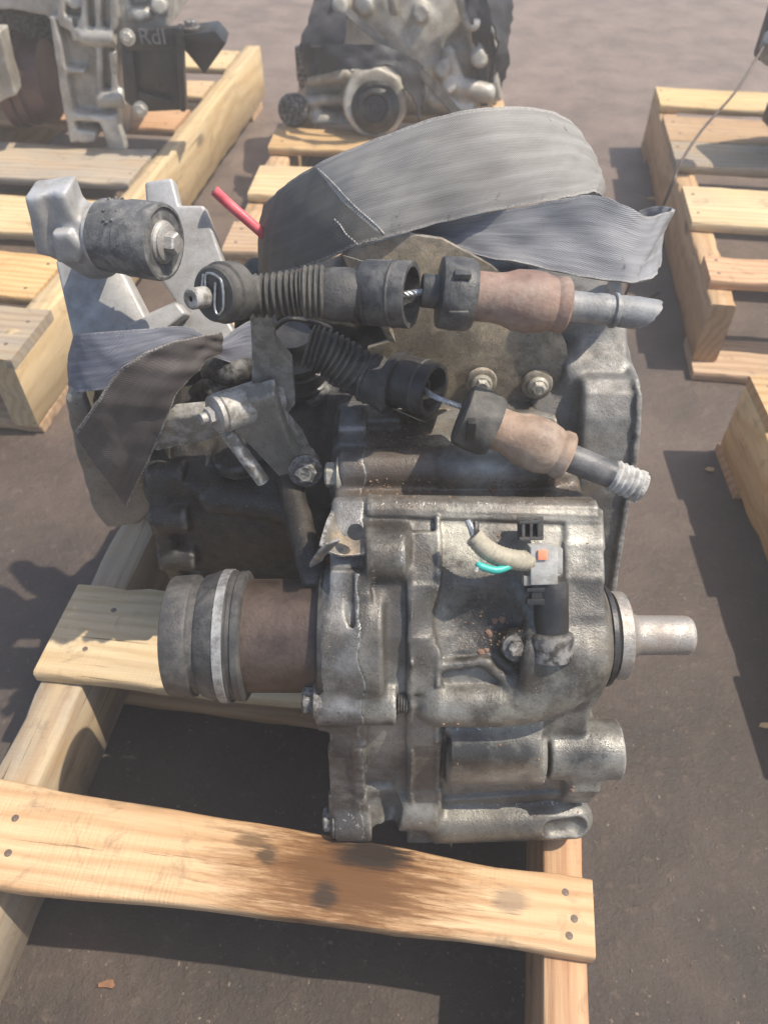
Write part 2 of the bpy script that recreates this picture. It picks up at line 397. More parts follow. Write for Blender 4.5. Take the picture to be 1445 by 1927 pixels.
M = {}
GR = (.020, .018, .016)
CASE_STAINS_AND_SHADE = [(FP(930, 1160), .032, GR, .92), (FP(965, 1220), .024, GR, .95), (FP(880, 1195), .020, GR, .75), (FP(740, 985), .020, GR, .8), (FP(790, 1040), .016, (.06, .05, .042), .6), (FP(700, 1290), .018, GR, .7), (FP(660, 1250), .016, GR, .6),
    (FP(880, 1385, .014), .024, (.026, .026, .026), .9), (FP(960, 1380, .014), .022, (.026, .026, .026), .85), (FP(1095, 1385, .014), .022, (.026, .026, .026), .9), (FP(650, 1420, .004), .022, (.05, .048, .045), .7), (FP(800, 1440, .006), .03, (.045, .042, .038), .7), (FP(735, 1150, .004), .035, (.045, .042, .038), .6), (FP(1100, 1130, .004), .02, (.04, .038, .035), .7), (FP(1000, 1500, .006), .02, (.03, .028, .025), .7), (FP(870, 1240), .010, GR, .8), (FP(760, 1200), .030, (.075, .068, .06), .6), (FP(1070, 1500), .014, GR, .6),  # cast shade painted in on half cylinder, dowel and foot tops, among real grease
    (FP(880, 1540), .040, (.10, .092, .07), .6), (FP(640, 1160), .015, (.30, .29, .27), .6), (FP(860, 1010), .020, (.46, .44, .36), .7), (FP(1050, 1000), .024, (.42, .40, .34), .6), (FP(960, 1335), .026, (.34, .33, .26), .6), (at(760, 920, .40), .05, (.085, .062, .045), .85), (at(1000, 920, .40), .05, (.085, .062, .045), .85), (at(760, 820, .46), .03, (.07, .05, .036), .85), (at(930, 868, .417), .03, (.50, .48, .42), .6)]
M['case'] = cast('greasy_cast_aluminium', (.40, .392, .35), (.058, .053, .045), .50, .42, .34, edge=.7, dust=(.15, .125, .09), stains_and_shade=CASE_STAINS_AND_SHADE)
M['cover'] = cast('greasy_cover_aluminium', (.34, .34, .335), (.052, .050, .047), .52, .42, .34, edge=.85, dust=(.14, .125, .10), stains_and_shade=CASE_STAINS_AND_SHADE)
M['bell'] = cast('sooty_cast_aluminium', (.30, .295, .275), (.085, .082, .076), .5, .4, .44)
M['dark'] = cast('black_grease_casting', (.05, .048, .045), (.014, .013, .012), .65, .2, .55, sand=.12, speck=.35)
M['alu'] = cast('clean_cast_aluminium', (.56, .555, .54), (.24, .235, .225), .44, .4, .48, sand=.16, speck=.15, edge=.3, bump=.0004)
M['far_alu'] = cast('dusty_far_aluminium', (.66, .64, .58), (.20, .18, .145), .36, .35, .5, sc=.4, sand=.35, speck=.2)
M['plate'] = cast('khaki_grimy_steel_plate', (.32, .27, .19), (.10, .083, .06), .52, .25, .52, dust=(.38, .31, .21), sand=.5)
M['lever'] = cast('dusty_steel_lever', (.25, .23, .19), (.12, .11, .092), .5, .25, .52, edge=.6, dust=(.30, .26, .20))
M['bolt'] = cast('dull_zinc_bolt', (.58, .55, .46), (.22, .20, .155), .35, .4, .42, sc=2)
M['nut'] = cast('bright_nut', (.62, .60, .56), (.25, .23, .2), .3, .8, .35, sc=2)
M['dbolt'] = cast('grimy_bolt', (.12, .115, .11), (.055, .052, .048), .5, .4, .45, sc=2)
M['steel'] = cast('machined_shaft_steel', (.48, .46, .43), (.24, .21, .18), .4, .75, .36, sc=1.5, dust=(.26, .18, .12))
M['band'] = cast('worn_clamp_band', (.58, .58, .56), (.12, .12, .12), .45, .6, .42, sc=1.6, sand=.15)
M['rust'] = plain('brown_rusty_joint', (.062, .043, .034), .5, .25, .35, 40, .0006, (.14, .10, .08), .5)
M['rubber'] = plain('dusty_black_rubber', (.050, .048, .044), .62, 0, .3, 70, .0004, (.155, .142, .118), .7)
M['rubber_grey'] = plain('grey_dusted_rubber', (.042, .041, .040), .55, 0, .3, 70, .0005, (.13, .122, .11), .7)
M['mount_rubber'] = plain('weathered_mount_rubber', (.085, .086, .087), .55, .0, .35, 110, .0006, (.26, .25, .225), .8)
M['black'] = plain('black_plastic', (.018, .018, .019), .42, 0, .25, 80, .0003, (.10, .095, .085), .35)
M['collar'] = plain('dusty_black_collar', (.04, .041, .042), .5, 0, .3, 80, .0004, (.19, .185, .17), .6)
M['copper'] = plain('rust_brown_plastic_ferrule', (.20, .125, .095), .62, 0, .35, 30, .0006, (.33, .27, .22), .85)
M['copper_tan'] = plain('tan_brown_plastic_ferrule', (.27, .185, .13), .62, 0, .35, 30, .0006, (.40, .33, .26), .85)
M['sheath'] = plain('grey_cable_sheath', (.17, .175, .18), .5, 0, .35, 50, .0004, (.38, .37, .34), .6)
M['sheath_black'] = plain('black_cable_sheath', (.045, .047, .05), .45, 0, .3, 50, .0003, (.24, .23, .22), .5)
M['fray'] = plain('pale_frayed_sheath', (.44, .43, .40), .6, 0, .45, 140, .0008, (.20, .19, .17), .5)
M['wire'] = plain('twisted_steel_wire', (.42, .43, .44), .35, .8, .3, 300, .0002)
M['conn'] = plain('grey_plastic_connector', (.36, .36, .34), .5, 0, .25, 90, .0003, (.22, .195, .155), .7)
M['orange'] = plain('orange_plastic_lock', (.75, .27, .14), .5, 0, .1)
M['teal'] = plain('teal_wire_insulation', (.04, .38, .32), .4, 0, .1)
M['hose'] = plain('khaki_taped_loom', (.32, .29, .22), .7, 0, .25, 150, .0005, (.42, .38, .29), .5)
M['red'] = plain('faded_red_cable', (.62, .09, .11), .4, 0, .15, 60, .0002, (.75, .35, .33), .35)
M['clip'] = cast('bent_clip_steel', (.30, .27, .22), (.10, .095, .09), .5, .4, .5, sc=2, dust=(.45, .33, .2), sand=.6, edge=.7)
M['brkt_black'] = plain('black_painted_bracket', (.017, .018, .019), .38, .1, .3, 30, .0005, (.10, .10, .10), .25)
M['far_black'] = plain('black_far_webbing', (.022, .022, .026), .65, 0, .3, 60, .0006, (.09, .09, .10), .3)
M['purple'] = plain('rusty_far_joint', (.10, .055, .05), .45, .2, .3, 20, .0006, (.17, .13, .12), .5)
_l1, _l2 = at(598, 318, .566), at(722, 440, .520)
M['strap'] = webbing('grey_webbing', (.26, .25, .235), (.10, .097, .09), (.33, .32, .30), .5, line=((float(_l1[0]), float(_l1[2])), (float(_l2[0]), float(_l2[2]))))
M['strap_under'] = webbing('cool_grey_webbing', (.23, .235, .245), (.10, .10, .108), (.34, .34, .35), .5)
M['strap_blue'] = webbing('blue_grey_webbing', (.13, .14, .175), (.05, .054, .07), (.30, .30, .32), .45)
M['strap_brown'] = webbing('brown_webbing_inner_face', (.085, .073, .070), (.045, .039, .037), (.14, .12, .11), .4, ribs=1)
M['grit'] = plain('brown_grit', (.20, .13, .085), .85, 0, .5, 300, .0003)
M['wood_a'] = wood('fresh_pine', (.62, .43, .22), (.44, .265, .115))
M['wood_b'] = wood('pale_yellow_pine', (.68, .51, .27), (.50, .335, .145), .25)
M['wood_o'] = wood('orange_pine', (.58, .36, .18), (.40, .20, .09))
M['wood_g'] = wood('weathered_pine', (.50, .40, .26), (.32, .22, .13), .7)
M['wood_t'] = wood('tan_pine_stringer', (.52, .36, .21), (.36, .22, .115), .15)

# ground
t = NT('oily_dirt_concrete'); n1 = t.noise(1.6, 8, .6); n2 = t.noise(9, 9, .66, .3); n3 = t.noise(70, 8, .7); n4 = t.noise(420, 4, .6)
c = t.mix(t.ramp(n2, .33, .68), (.020, .0145, .0115), (.058, .041, .031)); c = t.mix(t.math('MULTIPLY', t.ramp(n1, .4, .66), .45), c, (.085, .062, .048))
c = t.mix(t.math('MULTIPLY', t.ramp(n3, .55, .72), .55), c, (.15, .115, .09)); c = t.mix(t.math('MULTIPLY', t.ramp(n3, .44, .30), .6), c, (.032, .028, .027))
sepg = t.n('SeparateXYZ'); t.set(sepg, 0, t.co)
far_veil = t.ramp(t.math('ADD', sepg.outputs[1], t.math('MULTIPLY', t.math('SUBTRACT', t.noise(1.3, 6, .62), .5), 2.4)), .35, 2.3)  # ground paled with distance in colour to imitate lens veil and grazing sheen
c = t.mix(t.math('MULTIPLY', far_veil, .9), c, t.mix(t.ramp(n2, .34, .66), (.135, .096, .073), (.225, .166, .13)))
sp = t.math('MULTIPLY', t.ramp(t.vor(150), .20, .10), t.ramp(t.noise(60, 3), .56, .66)); c = t.mix(t.math('MULTIPLY', sp, .6), c, (.22, .18, .145))
oil = t.ramp(t.noise(3.2, 5, .5, .6), .60, .72); c = t.mix(t.math('MULTIPLY', oil, .35), c, (.030, .026, .026))
b = t.bump(n2, .012, .45); b = t.bump(n3, .0035, .85, b); b = t.bump(n4, .0008, .9, b)
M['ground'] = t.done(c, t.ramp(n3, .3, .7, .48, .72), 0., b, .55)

# ------------------------------------------------------------------ ground
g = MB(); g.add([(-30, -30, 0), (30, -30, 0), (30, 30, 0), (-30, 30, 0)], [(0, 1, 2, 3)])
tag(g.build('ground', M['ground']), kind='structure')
hz = MB(); hz.box((0, 0, -.05), 31, 31, .95); hm = bpy.data.materials.new('lens_veil_air'); hm.use_nodes = True; hn = hm.node_tree  # thin volume added to imitate lens veil, not dust in the air
hn.nodes.remove(hn.nodes['Principled BSDF']); hv = hn.nodes.new('ShaderNodeVolumePrincipled'); hv.inputs['Density'].default_value = VEIL_DENSITY; hv.inputs['Color'].default_value = (1, .93, .86, 1)
hn.links.new(hv.outputs[0], hn.nodes['Material Output'].inputs['Volume']); tag(hz.build('veil_volume', hm), kind='stuff')
def chips(n, place, size, name, mat, parent=None):
    V = []; F = []
    for i in range(n):
        c = np.asarray(place()); s_ = size()*np.array((RNG.uniform(.6, 1.3), RNG.uniform(.6, 1.3), RNG.uniform(.35, .8)))
        a = RNG.uniform(0, 6.28); o = len(V)
        for k in range(4): V.append(c+np.array((math.cos(a+k*1.57)*s_[0], math.sin(a+k*1.57)*s_[1], RNG.uniform(-.2, .2)*s_[2])))
        V.append(c+np.array((RNG.uniform(-.3, .3)*s_[0], RNG.uniform(-.3, .3)*s_[1], s_[2]))); V.append(c-np.array((0, 0, s_[2]*.6)))
        for k in range(4): F += [(o+k, o+(k+1) % 4, o+4), (o+(k+1) % 4, o+k, o+5)]
    me = bpy.data.meshes.new(name); me.from_pydata([tuple(p) for p in V], [], F); finish(me, 30)
    return tag(link(name, me, mat, parent), kind='stuff')
def gpl():
    y = .12+3.2*RNG.random()**1.7; return (RNG.uniform(-.6, .6)*(y+.45), y, .0003)
M['grit_light'] = plain('pale_ground_grit', (.15, .118, .092), .85, 0, .5, 200, .0003)
chips(2600, gpl, lambda: .0006+.0016*RNG.random()**3, 'ground_grit', M['grit_light'])

# ------------------------------------------------------------------ pallets
def board_mesh(L, W, T, seed, edge0=None, edge1=None, bow=0., wane=.0007, ch=.0022):
    """plank along x, width y, thickness z; edge0/edge1 = y of near and far edge at given stations"""
    r = np.random.default_rng(seed); n = max(6, int(L/.022)); xs = np.linspace(0, L, n)
    def walk(a):
        q = np.cumsum(r.normal(0, a, n)); q -= np.linspace(q[0], q[-1], n); return np.clip(q, -4*a, 4*a)
    e0 = (np.interp(xs, *edge0) if edge0 else np.zeros(n))+walk(wane); e1 = (np.interp(xs, *edge1) if edge1 else np.full(n, W))+walk(wane)
    zb = bow*np.sin(np.pi*xs/L)+walk(wane*.4); mb = MB(); rs = []
    for i, x in enumerate(xs):
        a, b = e0[i], e1[i]; z0, z1 = zb[i], T+zb[i]; c_ = ch*(1+.5*r.normal())
        c_ = float(np.clip(c_, ch*.4, ch*2)); dx = (0 if 0 < i < n-1 else r.normal(0, .0015))
        rs.append([(x+dx, p, q) for p, q in ((a+c_, z0), (b-c_, z0), (b, z0+c_), (b, z1-c_), (b-c_, z1), ((a+b)/2, z1+r.normal(0, .0003)), (a+c_, z1), (a, z1-c_), (a, z0+c_))])
    mb.rings(rs)
    me = bpy.data.meshes.new('board'); me.from_pydata(mb.v, [], mb.f)
    bm = bmesh.new(); bm.from_mesh(me); bmesh.ops.recalc_face_normals(bm, faces=bm.faces); bm.to_mesh(me); bm.free()
    return finish(me, 50)
def plank(name, parent, x, y, z, L, W, T, mat, seed, along='x', **kw):
    me = board_mesh(L, W, T, seed, **kw); me.name = name
    mw = Matrix.Translation((x, y, z))
    if along == 'y': mw = mw @ Matrix.Rotation(math.pi/2, 4, 'Z')       # local x -> depth, local y -> -x
    return link(name, me, mat, parent, mw)
_nb = MB(); _nb.lathe([(0, .0015), (.0004, .0030), (.0008, .0028), (.0010, .0010)], (0, 0, -.0008), (0, 0, 1), 12)
_no = _nb.build('nail_seed', M['bolt']); NAIL = _no.data; NAIL.materials.clear(); NAIL.materials.append(plain('rusty_nail', (.15, .11, .085), .6, .3, .4, 300, .0003)); bpy.data.objects.remove(_no)
def nail(parent, x, y, z):             # x, y in the parent's own axes
    o = bpy.data.objects.new('nail', NAIL); COL.objects.link(o); o.parent = parent; o.location = (x, y, z); return o

def pallet(loc, rz, label, width, boards, y0, y1, stringers, sw=.038, mats=None, seed=0, raised=(), bottom=((0, .09),), smat=None, group='wooden pallets in the yard', nails=True):
    p = empty('pallet', (loc[0], loc[1], 0), label, 'pallet', group, rz)
    for k, sx in enumerate(stringers):
        top = .136 if k in raised else .119
        plank('stringer', p, sx+sw, y0, .016, y1-y0, sw, top-.016, smat or M['wood_t'], seed+50+k, 'y')
    for k, b in enumerate(boards):
        by, bw = b[0], b[1]; kw = b[2] if len(b) > 2 else {}
        bx0 = b[3] if len(b) > 3 else 0; L = (b[4] if len(b) > 4 else width)-bx0
        o = plank('deck_board', p, bx0, by, .1195, L, bw, .016, (mats or [M['wood_a']])[k % len(mats or [1])], seed+k, **kw)
        if nails:
            for sx in stringers:
                q = sx+sw/2-bx0
                if 0 < q < L:
                    for f in (.25, .75): nail(o, q+RNG.normal(0, .004), bw*f+RNG.normal(0, .004), .0163)
    for by, bw in bottom: plank('bottom_board', p, 0, by, .0004, width, bw, .0155, M['wood_t'], seed+90)
    return p
YAW = -math.radians(7.8)
# main pallet: local origin on the right outer edge; boards run to negative x
X0 = -.369; W0 = .497
stA = [0, .10, .20, .30, .40, .497]
mp = empty('pallet', (X0*math.cos(YAW), X0*math.sin(YAW), 0), 'narrow pine pallet under the greasy gearbox, its front board oil stained', 'pallet', 'wooden pallets in the yard', YAW)
def mboard(y, wd, mat, seed, e0=None, e1=None, bow=0, L=W0, x=0, nl=((.02, .3), (.02, .75), (.478, .3), (.478, .75)), wane=.0007):
    o = plank('deck_board', mp, x, y, .1195, L, wd, .016, mat, seed, edge0=e0, edge1=e1, bow=bow, wane=wane)
    for a, f in nl: nail(o, a, wd*f, .0163+bow*math.sin(math.pi*a/L))
    return o
M['wood_stain'] = wood('oil_stained_pine', (.66, .455, .25), (.48, .285, .135), 0, [(.312, .046, .115, .060, (.19, .092, .034), .9), (.315, .048, .070, .040, (.10, .042, .013), .85), (.328, .068, .040, .020, (.016, .011, .008), .95), (.299, .031, .0125, .0125, (.035, .022, .014), .92), (.250, .054, .010, .009, (.06, .038, .022), .85), (.236, .062, .020, .008, (.10, .062, .034), .7), (.437, .046, .016, .012, (.13, .11, .09), .55)])
stringer_l = plank('stringer', mp, .038, -.2, .016, 1.2, .038, .103, M['wood_g'], 301, 'y')
stringer_r = plank('stringer', mp, W0, -.2, .016, 1.2, .036, .103, M['wood_o'], 302, 'y')
fb = mboard(.150, .08, M['wood_stain'], 310, e0=([0, .1, .2, .3, .4, .497], [.002, .004, .008, .011, .014, .016]), e1=(stA, [.085, .081, .077, .075, .072, .070]), bow=.0,
       nl=((.02, .35), (.043, .68), (.05, .35), (.478, .72), (.480, .35), (.484, .5)))
b2 = mboard(.333, .104, M['wood_b'], 311, e1=(stA, [.106, .106, .104, .103, .102, .100]), wane=.0016, nl=((.035, .3), (.045, .75), (.478, .3), (.478, .75)))
mboard(-.06, .09, M['wood_a'], 312); mboard(.545, .09, M['wood_g'], 313); mboard(.73, .09, M['wood_a'], 314); mboard(.90, .09, M['wood_b'], 315)
for by in (-.2, .38, .9): plank('bottom_board', mp, 0, by, .0004, W0, .09, .0155, M['wood_t'], 320)

c8 = math.cos(-math.radians(8)); s8 = math.sin(-math.radians(8))
tl_w = .9
tl = pallet((-.487-tl_w*c8, .990-tl_w*s8), -math.radians(8), 'pine pallet at left under the pale gearbox with the black bracket', tl_w,
    [(-.125, .125), (.028, .122), (.215, .132), (.42, .155), (.68, .11), (.87, .1), (1.06, .13)], -.125, 1.235, (0, .43, tl_w-.038), seed=100,
    mats=[M['wood_g'], M['wood_a'], M['wood_b'], M['wood_g'], M['wood_o'], M['wood_a'], M['wood_b']], smat=M['wood_b'], bottom=((-.12, .1), (.5, .1), (1.1, .1)))
# right outer stringer stands level with the deck: the boards stop short of it
for o in list(tl.children):
    if o.name.startswith('deck_board') and o.location.y > .01: o.scale = ((tl_w-.040)/tl_w, 1, 1)
for o in list(tl.children):
    if o.name.startswith('stringer') and o.location.x > .8: o.scale = (1, 1, .119/.103)
pallet((-.262, 1.165), -math.radians(4.5), 'pine pallet in the middle under the strapped pale gearbox', .47,
    [(0, .10), (.205, .125), (.415, .10), (.60, .1), (.80, .11)], 0, .93, (0, .432), seed=200, mats=[M['wood_t'], M['wood_b'], M['wood_a'], M['wood_a'], M['wood_g']], smat=M['wood_t'], bottom=((0, .1), (.8, .1)))
pallet((.494, 1.03), -math.radians(8), 'bare pine pallet standing at the right edge with wide gaps', .95,
    [(.045, .075), (.232, .145), (.468, .12), (.592, .128), (.782, .115)], 0, .90, (0, .45, .91), seed=220, mats=[M['wood_o'], M['wood_b'], M['wood_g'], M['wood_t'], M['wood_b']], smat=M['wood_t'], bottom=((-.03, .1), (.8, .1)))
pallet((.436, -.36), -math.radians(2.1), 'tan pallet corner nearest the camera at the right edge', .9,
    [(1.095, .1), (.93, .1), (.7, .12), (.5, .1), (.3, .1), (.1, .1)], 0, 1.19, (0, .43, .86), seed=240, mats=[M['wood_a'], M['wood_b']], smat=M['wood_b'], bottom=((0, .1), (1.095, .1)))

# ------------------------------------------------------------------ main transaxle: castings
TX = empty('gearbox', (.05, .40, .1355), 'greasy manual gearbox lying on the narrow front pallet', 'gearbox')
def X(u, v, off=0): return float(FP(u, v, off)[0])
prof = [(fy(v), float(at(CU, v, fy(v))[2])) for v in (1585, 1560, 1500, 1400, 1300, 1200, 1100, 1000, 960, 943)]
prof[0] = (.245, .1375); prof[1] = (.237, .147)
poly = prof+[(.3745, .3735), (.379, .356), (.43, .350), (.50, .345), (.60, .345), (.60, .1375)]
F = Field((-.062, .19, .128), (.185, .64, .42), .0013)
xl, xr = X(622, 1300), X(1098, 1300)
F.add(sd_ext(poly, 0, xl, .146, .005), .003)
# gear-case flange (wide vertical rib between the castings) and its roll at the top
def strip(u0, u1, v0, v1, off, r, k=.006, n=8):
    for v in np.linspace(v0, v1, n):
        pass
    pts = [FP((u0+u1)/2, v, off) for v in np.linspace(v0, v1, n)]
    return pts
def ribbon_solid(u0, u1, v0, v1, h, k=.0018, n=7, rnd=.002):
    vs_ = np.linspace(v0, v1, n)
    for a, b in zip(vs_[:-1], vs_[1:]):
        pa, pb = FP((u0+u1)/2, a), FP((u0+u1)/2, b); N = nrm(FN(a)+FN(b)); T = nrm(pa-pb)
        wd = abs(FP(u1, (a+b)/2)[0]-FP(u0, (a+b)/2)[0])/2
        R = np.stack([np.array((1., 0, 0)), N, T], 1)
        F.add(sd_box((pa+pb)/2, (wd, h, np.linalg.norm(pa-pb)/2+.003), R, rnd), k)
ribbon_solid(765, 828, 1010, 1575, .006)                     # flange
ribbon_solid(620, 682, 1080, 1575, .004)                     # end cover lip
ribbon_solid(666, 697, 1085, 1300, .0062); ribbon_solid(666, 690, 1370, 1560, .0062)
ribbon_solid(770, 778, 1075, 1560, .0078); ribbon_solid(818, 828, 980, 1575, .0072)
ribbon_solid(690, 1122, 941, 948, .0018, n=2); ribbon_solid(832, 1105, 1494, 1500, .0035, n=2); ribbon_solid(835, 1020, 1362, 1368, .0035, n=2)
ribbon_solid(690, 1122, 952, 972, .0035, n=3)                 # top ledge
ribbon_solid(1060, 1135, 965, 1150, .003, n=4)
def bossx(u0, u1, v, r, off, k=.002, r1=None, rnd=.002, du=0):
    F.add(sd_cyl(FP(u0, v, off), FP(u1, v+du, off), r, r1, rnd), k)
bossx(596, 745, 1322, .0155, .000, .004)                     # left bolt boss
bossx(598, 690, 1352, .010, -.002, .006)
bossx(690, 768, 1030, .020, -.010, .005)                     # top boss
bossx(690, 762, 1045, .017, .0, .006)
bossx(748, 822, 1522, .019, -.004, .003)                     # low boss, right
bossx(632, 700, 1548, .018, -.006, .006)                     # low boss, left
F.cut(sd_ell(FP(735, 1512, .008), (.0085, .012, .020)), .004)# shadowed pocket left of it
bossx(838, 1022, 1428, .0262, -.010, .002, None, .0025)      # big half cylinder
bossx(845, 1012, 1400, .0215, -.004, .006)
bossx(1030, 1166, 1423, .0215, -.006, .003, None, .0015)     # dowel cylinder at the right
F.add(sd_ext([(p[0]+.0, p[1]) for p in [(.30, .17), (.245, .17), (.238, .205), (.25, .225), (.30, .225)]], 0, .135, .158), .006)
# foot with an oval hollow
F.add(sd_cap([FP(835, 1545, .000), FP(1075, 1540, -.002)], .0165), .006)
F.cut(sd_cap([FP(1035, 1537, .0155), FP(1078, 1535, .0145)], [.0085, .0095]), .002)
# curved oil passage that sweeps up round the differential bearing
pas = [FP(825, 1322, .000), FP(930, 1320, .001), FP(1010, 1310, .001), FP(1064, 1284, .000), FP(1094, 1240, -.002)]
F.add(sd_cap(spline(pas, 3), .0165), .004)
AX = np.array((0, .318, .288))                               # differential axis
def ax(x): return np.array((x, AX[1], AX[2]))
F.add(sd_cyl(ax(.09), ax(.1515), .052, .045, .006), .010)
F.add(sd_cyl(ax(.135), ax(.1545), .040, .038, .002), .004)
F.add(sd_cyl(ax(-.044), ax(.0), .050, .052, .004), .006)
# sensor pocket and the ridges beside the bolt
for a, b, r in (((958, 1282), (1062, 1196), .0052), ((905, 1236), (960, 1284), .0034), ((832, 1250), (915, 1238), .0038), ((995, 1268), (1085, 1226), .0040)):
    F.add(sd_cap([FP(*a, .002), FP(*b, .003)], r), .004)
F.cut(sd_ell(FP(895, 1150, .016), (.034, .020, .030)), .012)
F.add(sd_cyl(FP(1035, 1200, -.02), FP(1035, 1185, .004), .0155, None, .002), .006)
F.add(sd_cyl(FP(968, 1215, -.01), FP(968, 1213, .004), .012, .010, .002), .005)
# scars in the cover
F.cut(sd_cap([FP(655, 1120, .006), FP(668, 1195, .007)], .003), .002)
F.cut(sd_cap([FP(690, 1380, .007), FP(720, 1372, .006), FP(750, 1362, .006)], .0022), .002)
F.cut(sd_box(FP(715, 1440, .004), (.011, .004, .030), None, .003), .004)
# ledge groove, tube and the trough above
tb0, tb1 = at(640, 884, .418), at(1040, 876, .418)
F.add(sd_cyl(tb0, tb1, .0150, None, .003), .006)
F.add(sd_cyl(at(822, 880, .417), at(1035, 874, .417), .0165, None, .004), .003)
F.add(sd_box((.05, .47, .345), (.09, .06, .016), None, .006), .01)
F.add(sd_box(at(664, 815, .455), (.011, .014, .017), None, .004), .004)
F.add(sd_box(at(705, 800, .47), (.020, .010, .014), None, .004), .004)
F.add(sd_box(at(965, 712, .522), (.048, .022, .024), None, .006), .008)
F.add(sd_box(at(960, 800, .51), (.055, .02, .03), None, .006), .008)
F.cut(sd_ell(at(985, 835, .455), (.035, .022, .022)), .008)
F.rough(.00012)
seam = lambda x, y, z: (x-(X(681, 1300)+.0016*np.sin(z*70)+.0012*np.sin(z*210+1)+.0007*np.sin(y*330)))
Fm, Fc = F.split(lambda x, y, z: -seam(x, y, z))
# grown gap: recess the joint a little
case = Fm.build('main_case', M['case'], TX); cover = Fc.build('end_cover', M['cover'], TX)

B = Field((.105, .33, .128), (.225, .76, .47), .0022)
bc = np.array((0, .565, .272))
yz = lambda v, Y: (Y, float(at(1130, v, Y)[2]))
B.add(sd_ext([(.40, .19), yz(1130, .40), yz(960, .428), yz(860, .442), yz(790, .456), yz(740, .470), yz(712, .482), yz(704, .492), yz(600, .530), yz(525, .565), (.66, .42), (.72, .30), (.70, .14), (.44, .14)], 0, .151, .1925, .005), .003)
B.add(sd_ext([(.402, .19), yz(1125, .396), yz(955, .425), yz(860, .4385), yz(790, .4525), yz(740, .4665), yz(714, .479), yz(702, .489), (.60, .40), (.70, .25), (.70, .14), (.44, .14)], 0, .1905, .1955, .001), .002)
B.add(sd_cyl((.118, bc[1], bc[2]), (.155, bc[1], bc[2]), .12, .13, .004), .01)
B.add(sd_box(at(1062, 590, .56), (.03, .04, .035), None, .012), .012)
B.add(sd_cyl(at(1050, 700, .51), at(1082, 700, .51), .022, None, .005), .008)
B.cut(sd_box((.15, .55, .06), (.2, .4, .0785), None, .001), .002)
B.rough(.0003)
bell = B.build('bell_housing', M['bell'], TX)

D = Field((-.235, .33, .128), (.17, .74, .50), .0026)
dc = np.array((0, .535, .250))
D.add(sd_cyl((-.175, dc[1], dc[2]), (-.03, dc[1], dc[2]), .104, .112, .006), .004)
D.add(sd_cyl((-.190, dc[1], dc[2]), (-.176, dc[1], dc[2]), .114, None, .003), .004)
D.add(sd_cyl((-.05, dc[1], dc[2]+.02), (.14, dc[1], dc[2]+.02), .10, None, .006), .01)
D.add(sd_cap([at(400, 935, .438), at(520, 950, .436), at(600, 985, .42)], .0125), .008)
D.add(sd_cap([at(545, 905, .43), at(590, 1090, .34)], .010), .008)
D.add(sd_box(at(420, 885, .47), (.06, .03, .012), None, .006), .008)
D.add(sd_box(at(440, 740, .56), (.05, .03, .04), None, .008), .01)
D.add(sd_box(at(560, 760, .57), (.05, .03, .03), None, .008), .01)
D.add(sd_box(at(610, 640, .625), (.075, .045, .065), None, .012), .02)
D.add(sd_box(at(860, 560, .625), (.10, .045, .050), None, .012), .02)
D.add(sd_cyl(at(600, 640, .58), at(600, 560, .60), .035, None, .006), .01)
D.add(sd_cyl(at(455, 870, .46), at(450, 850, .46), .022, None, .003), .004)
for a in (140, 160, 182, 205):
    q = math.radians(a); D.add(sd_cyl((-.191, dc[1]+.108*math.cos(q), dc[2]+.108*math.sin(q)), (-.16, dc[1]+.108*math.cos(q), dc[2]+.108*math.sin(q)), .012, None, .002), .004)
D.cut(sd_box((-.05, .55, .06), (.3, .4, .0785), None, .001), .002)
D.rough(.0006)
gear = D.build('gear_case', M['dark'], TX)

def bolt(name, p, axis, r, h, mat, parent, flange=1.45, washer=False, sub=None):
    m = MB(); a = nrm(axis); p = np.asarray(p, float)
    m.lathe([(-.004, r*flange*.9), (.0006, r*flange), (.0018, r*flange), (.0030, r*1.1)], p, a, 28)
    m.lathe([(.002, r), (h-.0014, r), (h, r*.82)], p, a, 6)
    m.lathe([(h-.0005, r*.78), (h+.0004, r*.62), (h-.0006, r*.5)], p, a, 20)
    return m.build(name, mat, parent, ang=35)
bolt('bolt', FP(598, 1315, .001), (-1, 0, 0), .0098, .0105, M['dbolt'], TX)
bolt('bolt', FP(632, 1548, -.004), (-1, 0, 0), .010, .010, M['dbolt'], TX)
bolt('bolt', at(640, 894, .416), (-1, 0, 0), .0098, .011, M['bolt'], TX)
bolt('bolt', FP(968, 1214, .004), FN(1214)+np.array((.0, 0, .35)), .0062, .007, M['dbolt'], TX)
fl = MB(); fl.lathe([(0, .0105), (.012, .0105), (.0125, .009)], FP(752, 1322, -.006), (1, 0, 0), 20)
for i in range(4): fl.lathe([(0, .0103), (.0006, .0118), (.0012, .0103)], FP(748, 1322, -.005)+np.array((i*.0018, 0, 0)), (1, 0, 0), 20)
fl.build('stud_thread', M['dbolt'], TX)

# differential output stub and seal
m = MB(); m.lathe([(0, .034), (.0012, .0365), (.0045, .036), (.006, .033)], ax(.1545), (1, 0, 0), 40); m.build('oil_seal', M['black'], TX)
m = MB(); m.lathe([(0, .028), (.004, .0285), (.0045, .0315), (.0125, .0315), (.0135, .030), (.0145, .0220), (.018, .0168), (.024, .0143), (.058, .0141), (.060, .0138), (.0622, .0122), (.0624, .004), (.0622, .0)], ax(.1585), (1, 0, 0), 40)
m.build('output_shaft', M['steel'], TX)

